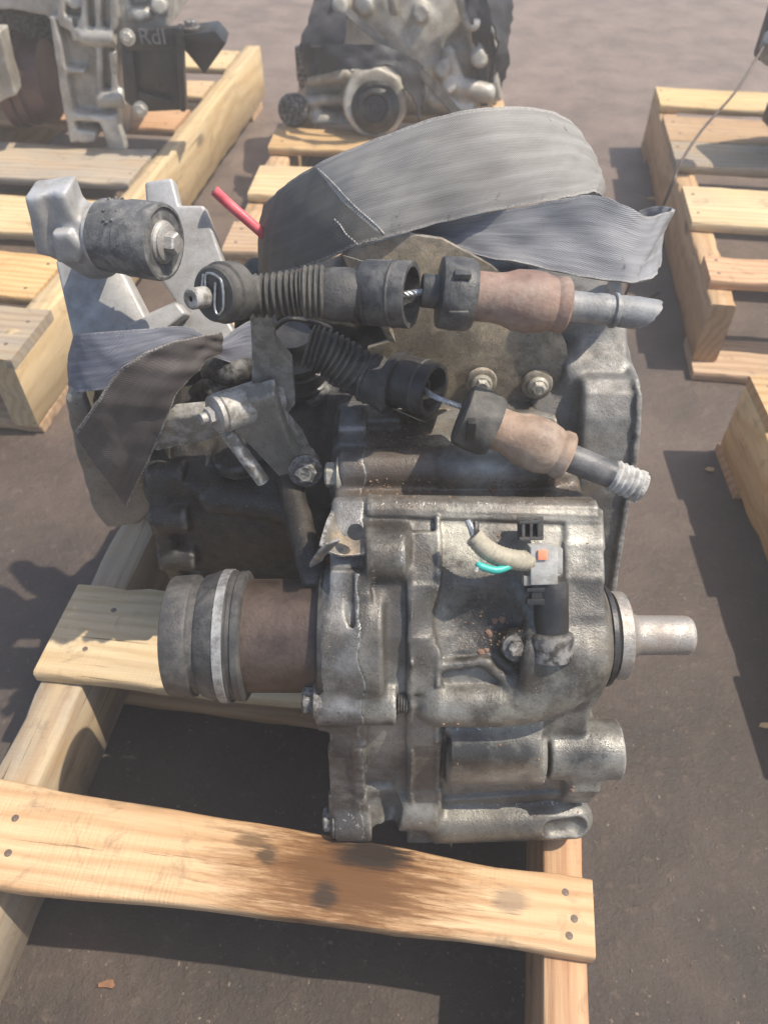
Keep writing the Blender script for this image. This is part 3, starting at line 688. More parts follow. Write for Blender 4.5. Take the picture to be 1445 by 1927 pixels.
# left inner joint with its rubber boot rim
cv = MB(); cv.lathe([(0, .0405), (.062, .0405), (.064, .0415), (.066, .0405)], ax(-.108), (1, 0, 0), 64); cvo = cv.build('drive_joint', M['rust'], TX)
m = MB(); m.lathe([(0, .0385), (.0015, .0425), (.0165, .0438), (.0185, .0432), (.0195, .0412), (.0235, .0410), (.0250, .0432), (.030, .0448), (.034, .0466), (.0455, .0470), (.0462, .0452), (.0485, .0450), (.0495, .0462), (.054, .0464), (.0555, .0440), (.0557, .0404)], ax(-.152), (1, 0, 0), 72, wob=.0012)
m.build('boot_rim', M['rubber_grey'], cvo)
m = MB(); m.lathe([(0, .0466), (.0004, .0476), (.0062, .0478), (.0068, .0468)], ax(-.1145), (1, 0, 0), 72, cap=False, wob=.0012); m.build('clamp_band', M['band'], cvo)
m = MB(); m.lathe([(0, .0475), (.002, .050), (.016, .050), (.018, .0475)], ax(-.046), (1, 0, 0), 48); m.build('oil_seal', M['black'], TX)

# speed sensor, connector, loom
sn = nrm((-.03, .62, .78)); s0 = FP(1033, 1180, .006)
m = MB(); m.lathe([(-.016, .0112), (.0, .0114), (.001, .0116), (.030, .0112), (.034, .0104), (.034, 0)], s0, sn, 36); sen = m.build('speed_sensor', M['black'], TX)
m = MB(); m.lathe([(-.02, .0150), (-.004, .0150), (-.002, .0135), (-.001, .0112)], s0, sn, 36); m.build('sensor_boss', M['dark'], TX)
ex = nrm(np.array((1., 0, 0))-sn*sn[0]); Rm = np.stack([ex, np.cross(sn, ex), sn], 1)
cc = FP(1010, 1066, .017)
m = MB(); m.box(cc, .0088, .0075, .0125, Rm); m.box(cc+Rm@np.array((.0100, .001, .002)), .0028, .005, .0085, Rm); m.box(cc+Rm@np.array((-.0100, -.001, -.0100)), .0030, .004, .0034, Rm)
con = m.build('connector', M['conn'], sen, .0012)
m = MB(); lc = FP(992, 1004, .015)
for i in range(3): m.box(lc+Rm@np.array((-.006+.005*i, 0, .001)), .0010, .0042, .0055, Rm)
for i in (-1, 1): m.box(lc+Rm@np.array((-.001, -.003, .0055*i)), .0078, .0016, .0011, Rm)
m.box(lc+Rm@np.array((0, .0045, 0)), .0085, .0015, .0075, Rm); m.build('latch', M['rubber_grey'], con, .0004)
m = MB(); m.box(cc+Rm@np.array((-.0015, -.0078, .0075)), .0030, .0014, .0032, Rm); m.build('lock_tab', M['orange'], con, .0006)
m = MB(); m.box(cc+Rm@np.array((-.0015, .0005, -.019)), .0062, .0055, .0065, Rm); m.box(cc+Rm@np.array((-.004, -.003, -.024)), .0070, .003, .0020, Rm); m.box(cc+Rm@np.array((-.004, -.003, -.016)), .0070, .003, .0014, Rm); m.build('sensor_key', M['black'], sen, .0006)
hp = [cc+Rm@np.array((-.004, .000, .003)), FP(972, 1062, .022), FP(935, 1058, .028), FP(905, 1045, .031), FP(880, 1022, .033)]
HP = spline(hp, 14); m = MB(); rr = [.0066*(1+.04*math.sin(i*1.9))*(1 if i < 40 else 1-.05*(i-40)/16) for i in range(len(HP))]
m.tube(HP, rr, 14); m.build('wiring_loom', M['hose'], sen)
for k, (du, dv) in enumerate(((-5, -12), (4, -10))):
    m = MB(); m.tube([HP[-1], FP(880+du, 1022+dv, .034), FP(878+du*1.6, 1014+dv*1.2, .033)], .0021, 8, sub=5); m.build('wire_end', M['black'] if k else M['wire'], sen)
m = MB(); m.tube([FP(955, 1064, .024), FP(945, 1074, .028), FP(920, 1080, .031), FP(893, 1075, .032), FP(888, 1068, .032)], [.0019, .0023, .0026, .0025, .0018], 12, sub=8); m.build('teal_wire', M['teal'], sen)
m = MB(); m.tube([FP(890, 1073, .0325), FP(884, 1082, .032)], .0014, 8); m.build('bare_core', M['fray'], sen)

# bent steel clip at the top left of the cover
def ribbon(name, stations, mat, parent=None, thick=.0022, sub=8, cross=6, crown=0., noise=0., seed=0, wid=.07):
    A = spline([s_[0] for s_ in stations], sub); Bq = spline([s_[1] for s_ in stations], sub); n = len(A); r = np.random.default_rng(seed)
    V = []; UV = []; s_ = 0.
    ph = r.uniform(0, 6, 8); mid = (A+Bq)/2; T = np.gradient(mid, axis=0); lens = np.concatenate([[0], np.cumsum(np.linalg.norm(np.diff(mid, axis=0), axis=1))])
    for i in range(n):
        N = np.cross(T[i], Bq[i]-A[i]); N = N/(np.linalg.norm(N)+1e-9)
        for j in range(cross+1):
            f = j/cross; off = crown*(1-(2*f-1)**2)
            if noise: off += noise*(math.sin(lens[i]*70+ph[0]+f*3)*math.sin(f*5+ph[1])+.6*math.sin(lens[i]*160+ph[2])*math.sin(f*9+ph[3]+lens[i]*30)+.35*math.sin(lens[i]*330+f*14+ph[4]))
            V.append(A[i]*(1-f)+Bq[i]*f+N*off); UV.append((lens[i], f*wid))
    Fq = [(i*(cross+1)+j, (i+1)*(cross+1)+j, (i+1)*(cross+1)+j+1, i*(cross+1)+j+1) for i in range(n-1) for j in range(cross)]
    me = bpy.data.meshes.new(name); me.from_pydata([tuple(p) for p in V], [], Fq)
    ul = me.uv_layers.new(name='UVMap')
    for l in me.loops: ul.data[l.index].uv = UV[l.vertex_index]
    bm = bmesh.new(); bm.from_mesh(me)
    bmesh.ops.solidify(bm, geom=bm.faces[:], thickness=thick)
    bmesh.ops.recalc_face_normals(bm, faces=bm.faces); bm.to_mesh(me); bm.free(); finish(me, 60)
    return link(name, me, mat, parent)
q = lambda u, v, o: FP(u, v, o)
clip = ribbon('bent_clip', [(at(634, 950, .375), at(692, 965, .375)), (at(622, 975, .352), at(692, 990, .355)), (at(612, 1005, .336), at(690, 1018, .340)), (at(607, 1026, .327), at(688, 1040, .331))], M['clip'], TX, .0022, 6, 10, -.009, .0006, 3)
lip = ribbon('bent_clip', [(at(607, 1027, .327), at(640, 1017, .327)), (at(598, 1042, .326), at(628, 1030, .328)), (at(588, 1060, .327), at(612, 1046, .330)), (at(584, 1068, .330), at(606, 1056, .333))], M['clip'], TX, .002, 5, 3)
m = MB(); m.lathe([(0, .0055), (.0012, .0055), (.0013, 0)], at(670, 1000, .340)+np.array((0, -.004, .004)), (0, -.75, .65), 24); m.build('hole_shade_disc', M['black'], clip)  # black disc stands in for the shaded hole

# bracket plate that carries the shift cables
px = [(655, 482), (665, 470), (762, 440), (832, 450), (925, 500), (1040, 598), (1066, 650), (1074, 735), (1000, 768), (850, 762), (800, 792), (742, 760), (702, 690), (688, 668), (692, 655), (738, 640), (706, 600), (680, 560)]
m = MB(); m.prism([at(u, v, .492+.030*(770-v)/330) for u, v in px], (0, .005, -.0008)); plate = m.build('cable_bracket', M['plate'], TX, .0008)
m = MB(); m.prism([at(655, 482, .500), at(715, 500, .44), at(700, 560, .44), at(745, 645, .46), at(738, 640, .4995), at(690, 560, .4995)], (-.0045, 0, .001)); m.build('cable_bracket_flange', M['plate'], plate, .0006)
m = MB(); m.prism([at(735, 765, .4995), at(800, 792, .4995), at(850, 770, .455), at(800, 795, .44), at(745, 770, .44)], (-.004, 0, .001)); m.build('cable_bracket_flange', M['plate'], plate, .0006)
for (u, v) in ((905, 718), (1010, 722)):
    p = at(u, v, .4945); m = MB(); m.lathe([(0, .0125), (.003, .0120), (.004, .0105)], p, (0, -1, .15), 32); ws = m.build('washer', M['plate'], plate)
    b_ = bolt('bolt', p+np.array((0, -.004, .0006)), (0, -1, .15), .0062, .006, M['bolt'], plate, 1.35)
tx = bpy.data.curves.new('mark', 'FONT'); tx.body = '8'; tx.size = .008; tx.extrude = .0003; tx.align_x = 'CENTER'; tx.align_y = 'CENTER'
to = bpy.data.objects.new('head_mark', tx); me = bpy.data.meshes.new_from_object(to); me.name = 'head_mark'; bpy.data.objects.remove(to)
p = at(1010, 722, .4945)+np.array((0, -.0102, .0015))
link('head_mark', me, M['bolt'], plate, None).matrix_basis = Matrix.Translation(Vector(p)) @ Matrix.Rotation(math.radians(82), 4, 'X')

# shift levers
m = MB(); m.prism([at(u, v, .448) for u, v in ((470, 585), (512, 590), (520, 650), (550, 688), (556, 762), (538, 785), (505, 782), (500, 735), (474, 735), (474, 660))], (0, .008, .004)); lev = m.build('shift_lever', M['lever'], TX, .0018)
c0, c1 = at(412, 778, .425), at(522, 742, .455)
m = MB(); m.cyl(c0, c1, .0145, 32, ch=.0015); m.build('lever_shaft', M['lever'], lev)
m = MB(); d = nrm(c0-c1); m.lathe([(0, .0140), (.003, .0138), (.004, .0115)], c0, d, 32); m.lathe([(.004, .0068), (.009, .0068), (.0095, .006)], c0, d, 6); m.lathe([(.009, .0042), (.014, .0040), (.0145, .0032)], c0, d, 16); m.build('lever_nut', M['nut'], lev)
m = MB(); m.prism([at(u, v, .428) for u, v in ((436, 806), (452, 760), (516, 742), (530, 790), (548, 838), (566, 862), (590, 872), (602, 892), (598, 914), (576, 926), (548, 918), (528, 902))], (0, .012, .006)); arm_o = m.build('lever_arm', M['lever'], lev, .003, seg=3)
m = MB(); m.prism([at(u, v, .436) for u, v in ((526, 776), (568, 826), (590, 868), (552, 858), (534, 820))], (0, .008, .004)); m.build('arm_lip', M['lever'], lev, .002)
m = MB(); m.tube([at(428, 815, .43), at(495, 905, .425)], .0055, 12); m.build('lever_rod', M['lever'], lev)
bolt('bolt', at(575, 885, .422), (.1, -1, .4), .0085, .008, M['dbolt'], TX, 1.5)
m = MB(); m.lathe([(0, .004), (.003, .0078), (.007, .0078), (.009, .005)], at(562, 838, .45), (.2, -.8, .5), 24); m.build('plug', M['lever'], TX)
m = MB(); m.prism([at(u, v, .455) for u, v in ((290, 790), (420, 778), (432, 806), (400, 828), (292, 850))], (0, .010, .006)); m.build('select_lever', M['lever'], TX, .002)
# stacked black rubber bellows of the selector
m = MB(); pr = []
for i, (t_, r) in enumerate(((0, .028), (.006, .029), (.008, .025), (.011, .0285), (.020, .0285), (.022, .024), (.025, .027), (.029, .027), (.031, .019), (.036, .017), (.046, .016), (.047, .0))): pr.append((t_, r))
m.lathe(pr, at(556, 690, .52)-np.array((0, 0, .012)), (0, -.1, 1), 40); m.build('selector_bellows', M['black'], TX)
m = MB(); m.tube([at(512, 622, .50), at(545, 600, .49), at(600, 610, .50), at(622, 618, .51)], .002, 8, sub=8); m.build('spring_wire', M['black'], TX)
for k, (a, b) in enumerate((((395, 700), (470, 690)), ((380, 740), (440, 720)), ((560, 745), (640, 735)))):
    m = MB(); m.tube([at(*a, .52), (at(*a, .51)+at(*b, .51))/2, at(*b, .52)], [.010, .014, .010], 14, sub=6); m.build('selector_rod', M['dark'], TX)
# dried grit in the groove and trough
def gr():
    if RNG.random() < .6: return at(RNG.uniform(660, 1110), RNG.uniform(905, 932), .405)+np.array((0, 0, RNG.uniform(-.004, .0)))
    return at(RNG.uniform(690, 850), RNG.uniform(800, 845), .452)
def on_case(u0, u1, v0, v1):
    def f():
        o = Vector((0, 0, CAM_H)); d = Vector(ray(RNG.uniform(u0, u1), RNG.uniform(v0, v1))).normalized(); h = case.ray_cast(o, d)
        return np.array(h[1]) if h[0] else np.array((.05, .42, .30))
    return f
fns = [on_case(660, 1110, 900, 936)]*5+[on_case(690, 860, 790, 850)]*5+[on_case(840, 1000, 1080, 1230)]*2+[on_case(830, 1110, 1000, 1580)]
bpy.context.view_layer.update()
chips(1500, lambda: fns[RNG.integers(len(fns))](), lambda: .0003+.0011*RNG.random()**4, 'dried_grit', M['grit'], TX)
def onobj(o, u, v):
    h = o.ray_cast(Vector((0, 0, CAM_H)), Vector(ray(u, v)).normalized()); return (np.array(h[1]), np.array(h[2])) if h[0] else None
m = MB()
for path, n in ((((681, 1110), (678, 1180), (676, 1235)), 26), (((672, 1082), (690, 1066), (716, 1050)), 14), (((702, 1068), (703, 1115)), 8), (((682, 1136), (694, 1130)), 5), (((758, 1000), (757, 1060)), 10), (((640, 1560), (662, 1530), (672, 1555), (700, 1562)), 16), (((740, 1310), (744, 1345)), 8), (((1022, 1395), (1023, 1480)), 12), (((840, 1370), (1015, 1366)), 14), (((770, 1540), (820, 1556)), 6), (((700, 948), (1110, 946)), 30), (((905, 1512), (1095, 1512)), 14)):
    for i in range(n):
        f = RNG.random(); k = np.linspace(0, 1, len(path)); u = np.interp(f, k, [p[0] for p in path])+RNG.normal(0, 2); v = np.interp(f, k, [p[1] for p in path])+RNG.normal(0, 1.5)
        for o in (cover, case):
            h = onobj(o, u, v)
            if h and np.linalg.norm(h[0]-(0, 0, CAM_H)) < .75:
                N_ = h[1]; a = RNG.uniform(0, 6.28); t1 = nrm(np.cross(N_, (math.cos(a), .3, math.sin(a)))); t2 = np.cross(N_, t1); L, w2 = RNG.uniform(.0006, .0024), RNG.uniform(.0002, .0005); c_ = h[0]+N_*.00012
                m.prism([c_+t1*L, c_+t2*w2, c_-t1*L*RNG.uniform(.4, 1), c_-t2*w2], N_*.00008); break
tag(m.build('bare_metal_nicks', M['nut'], TX), kind='stuff')
M['lump'] = plain('rust_lump', (.21, .125, .085), .85, 0, .3, 200, .0008)
for (u, v, s_) in ((905, 1228, .0028), (921, 1192, .0030), (931, 1168, .0024), (945, 1166, .0026), (915, 1224, .002), (928, 925, .0032), (800, 818, .003), (790, 822, .0022), (1076, 1487, .0018), (940, 1402, .0012)):
    fns2 = on_case(u, u+.1, v, v+.1); p = fns2(); m = MB(); m.lathe([(-.5*s_, .3*s_), (-.3*s_, .8*s_), (0, s_), (.35*s_, .7*s_), (.5*s_, .2*s_)], p, (0, -.6, .7), 9, wob=.12); m.build('rust_lump', M['lump'], TX)

# aluminium mount bracket at the left
K = Field((-.34, .38, .24), (-.06, .66, .60), .0019)
K.add(sd_px([(44, 372), (122, 362), (136, 400), (150, 425), (128, 490), (68, 482)], .512, .030, .004), .003)
K.cut(sd_cap([at(86, 375, .508), at(104, 475, .508)], .0075), .002)
K.add(sd_cap([at(120, 446, .530), at(180, 470, .530)], [.017, .021]), .004)
K.add(sd_px([(96, 440), (130, 438), (156, 470), (150, 498), (106, 496)], .504, .03, .003), .002)
K.add(sd_px([(150, 430), (196, 420), (210, 500), (190, 530), (160, 510)], .545, .035, .004), .004)
bx = nrm((.92, -.30, .05)); bm_ = at(258, 450, .518)
K.add(sd_cyl(bm_-bx*.058, bm_-bx*.024, .019, .022, .003), .005)
K.rough(.0002)
mnt = K.build('mount_bracket', M['alu'], TX)
lean = lambda v: float(np.interp(v, (330, 520, 720), (.605, .565, .505)))
def arm(pts, th, dy=0):
    m = MB(); m.prism([at(u, v, lean(v)+dy) for u, v in pts], (0, th*.8, -th*.6)); m.build('bracket_arm', M['alu'], mnt, .0028, seg=3)
arm([(104, 490), (160, 470), (205, 480), (236, 520), (292, 630), (304, 712), (150, 712), (138, 640)], .020)
arm([(272, 342), (324, 334), (336, 386), (384, 386), (424, 500), (406, 562), (450, 640), (440, 690), (300, 712), (292, 630), (240, 606), (330, 566), (284, 500)], .016, .012)
arm([(236, 612), (332, 568), (350, 590), (290, 636), (300, 690), (270, 690)], .03, -.004)
m = MB(); m.lathe([(-.027, .0220), (-.025, .0250), (-.0035, .0255), (-.003, .0263), (.020, .0265), (.0225, .0257), (.023, .0235), (.0215, .0225), (.021, .015), (.021, 0)], bm_, bx, 56, wob=.006); bush = m.build('mount_bush', M['mount_rubber'], mnt)
m = MB(); m.lathe([(-.030, .016), (-.029, .0235), (-.0265, .0235), (-.026, .016)], bm_, bx, 40); m.build('bush_washer', M['alu'], bush)
m = MB(); m.lathe([(.0195, .0150), (.0225, .0146), (.0237, .0128), (.025, .0128), (.026, .0105)], bm_, bx, 40); m.lathe([(.025, .0078), (.032, .0078), (.0332, .0066)], bm_, bx, 6); m.build('bush_bolt', M['nut'], bush, ang=35)
for i in range(26):
    a, u2, w2 = frame(bx); th = RNG.uniform(0, 6.28); p = bm_+bx*RNG.uniform(-.017, .017)+(u2*math.cos(th)+w2*math.sin(th))*.0256
    m = MB() if i == 0 else m; m.lathe([(-.001, .001), (.0005, .0013), (.0012, .0006)], p, p-bm_, 7)
m.build('rubber_bumps', M['mount_rubber'], bush)
# lower horn of the mount, under the strap
H = Field((-.33, .36, .22), (-.14, .56, .42), .0018)
H.add(sd_px([(120, 752), (190, 722), (300, 720), (312, 840), (302, 950), (262, 990), (200, 998), (172, 960), (140, 850)], .462, .035, .006), .003)
H.cut(sd_px([(138, 770), (250, 745), (262, 800), (205, 925), (166, 850)], .44, .045, .004), .003)
H.rough(.0004); H.build('mount_horn', M['lever'], TX)

# ------------------------------------------------------------------ shift cables
def cable(label, loc): return empty('shift_cable', loc, label, 'cable', 'cut off shift cables on the gearbox')
def corrug(P, r0, r1, n, amp=.0026, seg=8):
    S = spline(P, 40); L = len(S); out = []; rad = []
    tot = n*seg; ss = np.linspace(0, L-1, tot+1)
    for i, s_ in enumerate(ss):
        a = int(s_); b = min(a+1, L-1); out.append(S[a]+(S[b]-S[a])*(s_-a)); f = i/tot
        rad.append(r0+(r1-r0)*f-amp*(abs(math.cos(math.pi*f*n))**3))
    return np.array(out), rad
up = cable('severed shift cable with round eye end, upper of the two on the bracket', tuple(at(700, 565, .45)))
e0 = at(414, 552, .425); ed = nrm((-.50, -.78, .36))
m = MB(); m.lathe([(-.018, .0130), (-.014, .0180), (-.004, .0188), (-.002, .0188), (-.001, .0172), (.0045, .0170), (.006, .0155), (.006, 0)], e0, ed, 44); eye = m.build('cable_eye', M['rubber'], up)
m = MB(); m.lathe([(.004, .0066), (.016, .0064), (.017, .0055), (.017, .0018), (.013, .0016)], e0+np.array((-.0065, 0, -.002)), ed, 24); m.build('eye_pin', M['lever'], eye)
a, u2, w2 = frame(ed); 
if u2[0] < 0: u2, w2 = -u2, -w2
cl = lambda x, y, h=.0072: e0+u2*x+w2*y+ed*h
m = MB(); m.tube([cl(-.008, .010), cl(-.008, .002), cl(-.0055, .001), cl(-.0055, .011), cl(.004, .0115), cl(.008, .006), cl(.0095, -.006), cl(.006, -.0105), cl(.003, -.006), cl(.002, .008)], .0008, 8, sub=7); m.build('spring_clip', M['wire'], eye)
m = MB(); m.lathe([(0, .0105), (.006, .0115), (.016, .012), (.020, .0115)], at(432, 555, .437), (1, .05, .0), 24); m.build('eye_neck', M['rubber'], eye, 0)
P, R = corrug([at(452, 555, .440), at(500, 556, .440), at(550, 552, .440), at(582, 550, .440)], .0134, .0152, 12, .0026); m = MB(); m.tube(P, R, 28); m.build('bellows', M['rubber'], up)
P, R = corrug([at(570, 550, .440), at(612, 550, .440)], .0166, .0170, 4, .0020); m = MB(); m.tube(P, R, 28); m.build('bellows', M['rubber'], up)
m = MB(); m.lathe([(0, .0150), (.006, .0168), (.014, .0172), (.022, .0165), (.026, .0150)], at(608, 553, .440), at(662, 556, .440)-at(608, 553, .440), 32); m.build('boot_cap', M['rubber_grey'], up)
cax = nrm((.90, -.30, .12)); c0 = at(668, 557, .442)
m = MB()
for i in range(3): m.lathe([(i*.0038, .0158), (i*.0038+.0006, .0178), (i*.0038+.0026, .0178), (i*.0038+.0032, .0158)], c0, cax, 32)
m.build('retainer_rings', M['black'], up)
def cup(parent, p, axis, r, L, gap=None, mat='collar', n=48):
    m = MB(); a, u3, w3 = frame(axis); js = range(n); prof_ = [(0, r*.55), (0, r*.96), (.002, r), (L-.001, r*1.02), (L, r*1.0), (L, r*.84), (L-.002, r*.80), (.004, r*.76), (.003, .0)]
    m.lathe(prof_, p, axis, n, cap=False); o = m.build('ferrule_cup', M[mat], parent)
    m = MB(); m.lathe([(.004, r*.62), (L*.55, r*.60), (L*.55, r*.50), (.006, r*.46), (.006, 0)], p, axis, n, cap=False); m.lathe([(.004, r*.34), (L*.75, r*.32), (L*.75, r*.24), (.008, r*.2)], p, axis, n, cap=False); m.build('inner_sleeve', M['black'], o)
    m = MB(); m.lathe([(L*.62, r*1.025), (L*.66, r*1.05), (L*.70, r*1.02)], p, axis, n, cap=False); m.build('worn_ridge', M['rubber_grey'], o)
    return o
p0 = at(686, 550, .445); cup(up, p0, cax, .0205, .032)
# wire, collar, ferrule, sheath
def strand(parent, P, r):
    S = spline(P, 14); m = MB()
    for k in range(4):
        T = np.gradient(S, axis=0); Q = []
        for i, s_ in enumerate(S):
            a, u3, w3 = frame(T[i]); th = i*.55+k*1.571; Q.append(s_+(u3*math.cos(th)+w3*math.sin(th))*r*.55)
        m.tube(Q, r*.55, 7)
    return m.build('inner_wire', M['wire'], parent)
strand(up, [at(738, 556, .435), at(765, 553, .432), at(812, 548, .435)], .0021)
fax = nrm(at(1230, 592, .44)-at(815, 548, .44)); f0 = at(793, 546, .436)
m = MB(); m.lathe([(0, .0098), (.001, .0105), (.010, .0105), (.011, .016), (.0115, .0215), (.0125, .0222), (.022, .0228), (.030, .0224), (.033, .0205), (.033, .015)], f0, fax, 44, wob=.004); o = m.build('ferrule_collar', M['collar'], up)
a, u3, w3 = frame(fax); m = MB(); m.box(f0+fax*.022-np.array((0, .0225, 0)), .006, .0018, .002); m.box(f0+fax*.024+np.array((0, -.012, .0205)), .005, .003, .0018); m.build('collar_lug', M['collar'], o, .0006)
m = MB(); m.lathe([(0, .0155), (.016, .0155), (.022, .0165), (.029, .0190), (.038, .0196), (.046, .0190), (.052, .0172), (.0535, .0164), (.055, .0170), (.0565, .0176), (.061, .0176), (.0625, .0160), (.0625, .009)], f0+fax*.031, fax, 44); m.build('cable_ferrule', M['copper'], up)
s0 = f0+fax*.092; m = MB(); m.lathe([(0, .0098), (.021, .0096), (.022, .0100), (.028, .0100), (.0285, .0094), (.037, .0098)], s0, fax, 32)
m.build('cable_sheath', M['sheath'], up)
m = MB(); s1 = s0+fax*.035; rs = []; n = 28
for k, (t_, r) in enumerate(((0, .0096), (.003, .0102), (.012, .0104))):
    rs.append([s1+fax*t_+(u3*math.cos(2*math.pi*j/n)+w3*math.sin(2*math.pi*j/n))*r for j in range(n)])
rs.append([s1+fax*(.020+.0065*math.sin(2*math.pi*j/n)+RNG.normal(0, .0004))+(u3*math.cos(2*math.pi*j/n)*.0104+w3*math.sin(2*math.pi*j/n)*.0095) for j in range(n)])
rs.append([p*.25+(s1+fax*.019)*.75 for p in rs[-1]]); m.rings(rs); m.build('cut_sheath_end', M['sheath'], up)
m = MB(); m.lathe([(0, .0099), (.001, .0112), (.003, .0112), (.004, .0099)], s0+fax*.031, fax, 32); m.build('sheath_band', M['sheath'], up)

lo = cable('severed shift cable with frayed pale end, lower of the two on the bracket', tuple(at(800, 725, .45)))
P, R = corrug([at(578, 650, .478), at(612, 662, .476), at(650, 684, .474), at(705, 720, .470)], .0165, .0180, 12, .0030); m = MB(); m.tube(P, R, 28); m.build('bellows', M['rubber'], lo)
m = MB(); ba = at(760, 742, .455)-at(695, 712, .470); m.lathe([(0, .0175), (.003, .0192), (.005, .0180), (.007, .0192), (.010, .0182), (.013, .0185), (.024, .0200), (.026, .0175)], at(688, 708, .471), ba, 32); m.build('boot_cap', M['rubber_grey'], lo)
lax = nrm((.78, -.52, .10)); l0 = at(752, 715, .462)
m = MB(); m.lathe([(-.006, .0185), (-.004, .0215), (.002, .0215), (.003, .018)], l0, lax, 40); m.build('retainer_rings', M['black'], lo)
cup(lo, l0, lax, .0195, .030, mat='black')
strand(lo, [at(790, 725, .448), at(808, 740, .434), at(826, 750, .425), at(868, 766, .418)], .0019)
gax = nrm(at(1195, 918, .385)-at(880, 790, .415)); g0 = at(866, 778, .416)
m = MB(); m.lathe([(0, .010), (.0005, .0185), (.002, .0212), (.012, .0222), (.022, .0218), (.026, .0200), (.026, .013)], g0, gax, 44, wob=.003); o = m.build('ferrule_collar', M['rubber'], lo)
m = MB(); m.box(g0+gax*.012+np.array((-.006, -.0195, .008)), .003, .003, .008); m.build('collar_slot', M['black'], o, .001)
m = MB(); m.lathe([(0, .0150), (.010, .0150), (.016, .0160), (.022, .0182), (.031, .0192), (.039, .0188), (.046, .0170), (.0475, .0160), (.049, .0166), (.0505, .0172), (.055, .0172), (.0565, .0158), (.0565, .009)], g0+gax*.024, gax, 44); m.build('cable_ferrule', M['copper_tan'], lo)
h0 = g0+gax*.078; m = MB(); m.lathe([(0, .0100), (.028, .0098), (.029, .0094), (.040, .0098)], h0, gax, 32); m.build('cable_sheath', M['sheath_black'], lo)
m = MB(); pr = [(0, .0098)]
for k in range(5): b0 = .001+k*.0042; pr += [(b0, .0108), (b0+.0014, .0116), (b0+.0028, .0108), (b0+.0034, .0102)]
m.lathe(pr+[(.024, .0098), (.0242, .0)], h0+gax*.036, gax, 32, wob=.015); m.build('coiled_end', M['fray'], lo)
m = MB(); e1 = h0+gax*.056; a, u3, w3 = frame(gax)
for k in range(26):
    th = k/26*6.283; b_ = e1+(u3*math.cos(th)+w3*math.sin(th))*.0098
    m.tube([b_, b_+gax*RNG.uniform(.0008, .0032)+RNG.normal(0, .0008, 3)], [.0016, .0008], 6)
m.build('frayed_strands', M['fray'], lo)
m = MB(); m.lathe([(0, .0062), (.0012, .0058), (.0013, 0)], e1+gax*.0042, gax, 20); m.build('bore_shade_disc', M['dbolt'], lo)  # dark disc imitates the shade inside the hollow sheath end

# red cut cable behind the gearbox
rc = MB(); rp = [at(403, 358, .60), at(432, 385, .60), at(495, 440, .595), at(560, 500, .60), at(600, 560, .60)]
rc.tube(rp, .0042, 14, sub=8); ro = rc.build('red_cable', M['red']); tag(ro, 'cut red cable poking out behind the grey strap', 'cable')
m = MB(); d = nrm(rp[0]-rp[1]); m.lathe([(0, .0026), (.0008, .0026), (.001, 0)], np.array(rp[0])-d*.0003, d, 12); m.build('cable_core', M['copper'], ro)

# ------------------------------------------------------------------ webbing strap (one long strap, in its visible runs)
st = empty('webbing_strap', tuple(at(800, 430, .56)), 'wide grey webbing strap looped over the top of the greasy gearbox', 'strap')
T_ = lambda a, b: (at(*a), at(*b))
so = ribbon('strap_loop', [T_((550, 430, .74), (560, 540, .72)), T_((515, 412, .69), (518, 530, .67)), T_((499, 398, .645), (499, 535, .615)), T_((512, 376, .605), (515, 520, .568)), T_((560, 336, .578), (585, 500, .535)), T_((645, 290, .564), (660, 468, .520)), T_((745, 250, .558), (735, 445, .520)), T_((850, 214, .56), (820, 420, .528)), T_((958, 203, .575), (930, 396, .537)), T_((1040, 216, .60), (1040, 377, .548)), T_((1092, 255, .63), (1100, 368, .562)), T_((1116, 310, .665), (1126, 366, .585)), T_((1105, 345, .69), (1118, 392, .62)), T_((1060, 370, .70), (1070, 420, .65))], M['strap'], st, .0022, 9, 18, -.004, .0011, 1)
ribbon('strap_tail', [T_((762, 430, .555), (770, 436, .553)), T_((800, 424, .547), (812, 450, .540)), T_((905, 402, .541), (900, 482, .524)), T_((1030, 380, .536), (1000, 502, .512)), T_((1110, 368, .536), (1085, 520, .503)), T_((1165, 382, .532), (1150, 530, .497)), T_((1212, 406, .530), (1195, 534, .495)), T_((1245, 402, .540), (1224, 524, .505)), T_((1261, 392, .565), (1236, 500, .535)), T_((1245, 388, .60), (1222, 490, .565)), T_((1205, 396, .615), (1190, 495, .585))], M['strap_under'], st, .0022, 9, 16, .003, .0017, 5)
bpy.context.view_layer.update(); m = MB(); so_i = so.matrix_world.inverted()
for (ua, va, ub, vb, k) in ((598, 318, 722, 440, 34), (628, 412, 676, 466, 12)):
    for i in range(k):
        f = (i+.5)/k; h = so.ray_cast(so_i @ Vector((0, 0, CAM_H)), Vector(ray(ua+(ub-ua)*f+2*math.sin(f*9), va+(vb-va)*f)).normalized())
        if h[0]:
            p = np.array(so.matrix_world @ h[1]); m.lathe([(-.0011, .0002), (-.0006, .0006), (.0006, .0006), (.0011, .0002)], p, (.5, -.1, -.6), 6)
m.build('stitching', M['fray'], st)
ls = empty('webbing_strap', tuple(at(250, 700, .47)), 'short blue grey strap wrapped round the mount bracket, its brown tail folded down', 'strap')
ribbon('strap_wrap', [T_((520, 590, .56), (520, 690, .54)), T_((465, 606, .535), (462, 688, .51)), T_((410, 640, .505), (404, 672, .495)), T_((352, 615, .485), (345, 652, .475)), T_((270, 619, .470), (275, 690, .455)), T_((200, 624, .468), (212, 728, .450)), T_((152, 628, .480), (146, 738, .462)), T_((138, 632, .515), (130, 742, .495)), T_((150, 634, .56), (145, 740, .54))], M['strap_blue'], ls, .0024, 9, 10, .0015, .0010, 8)
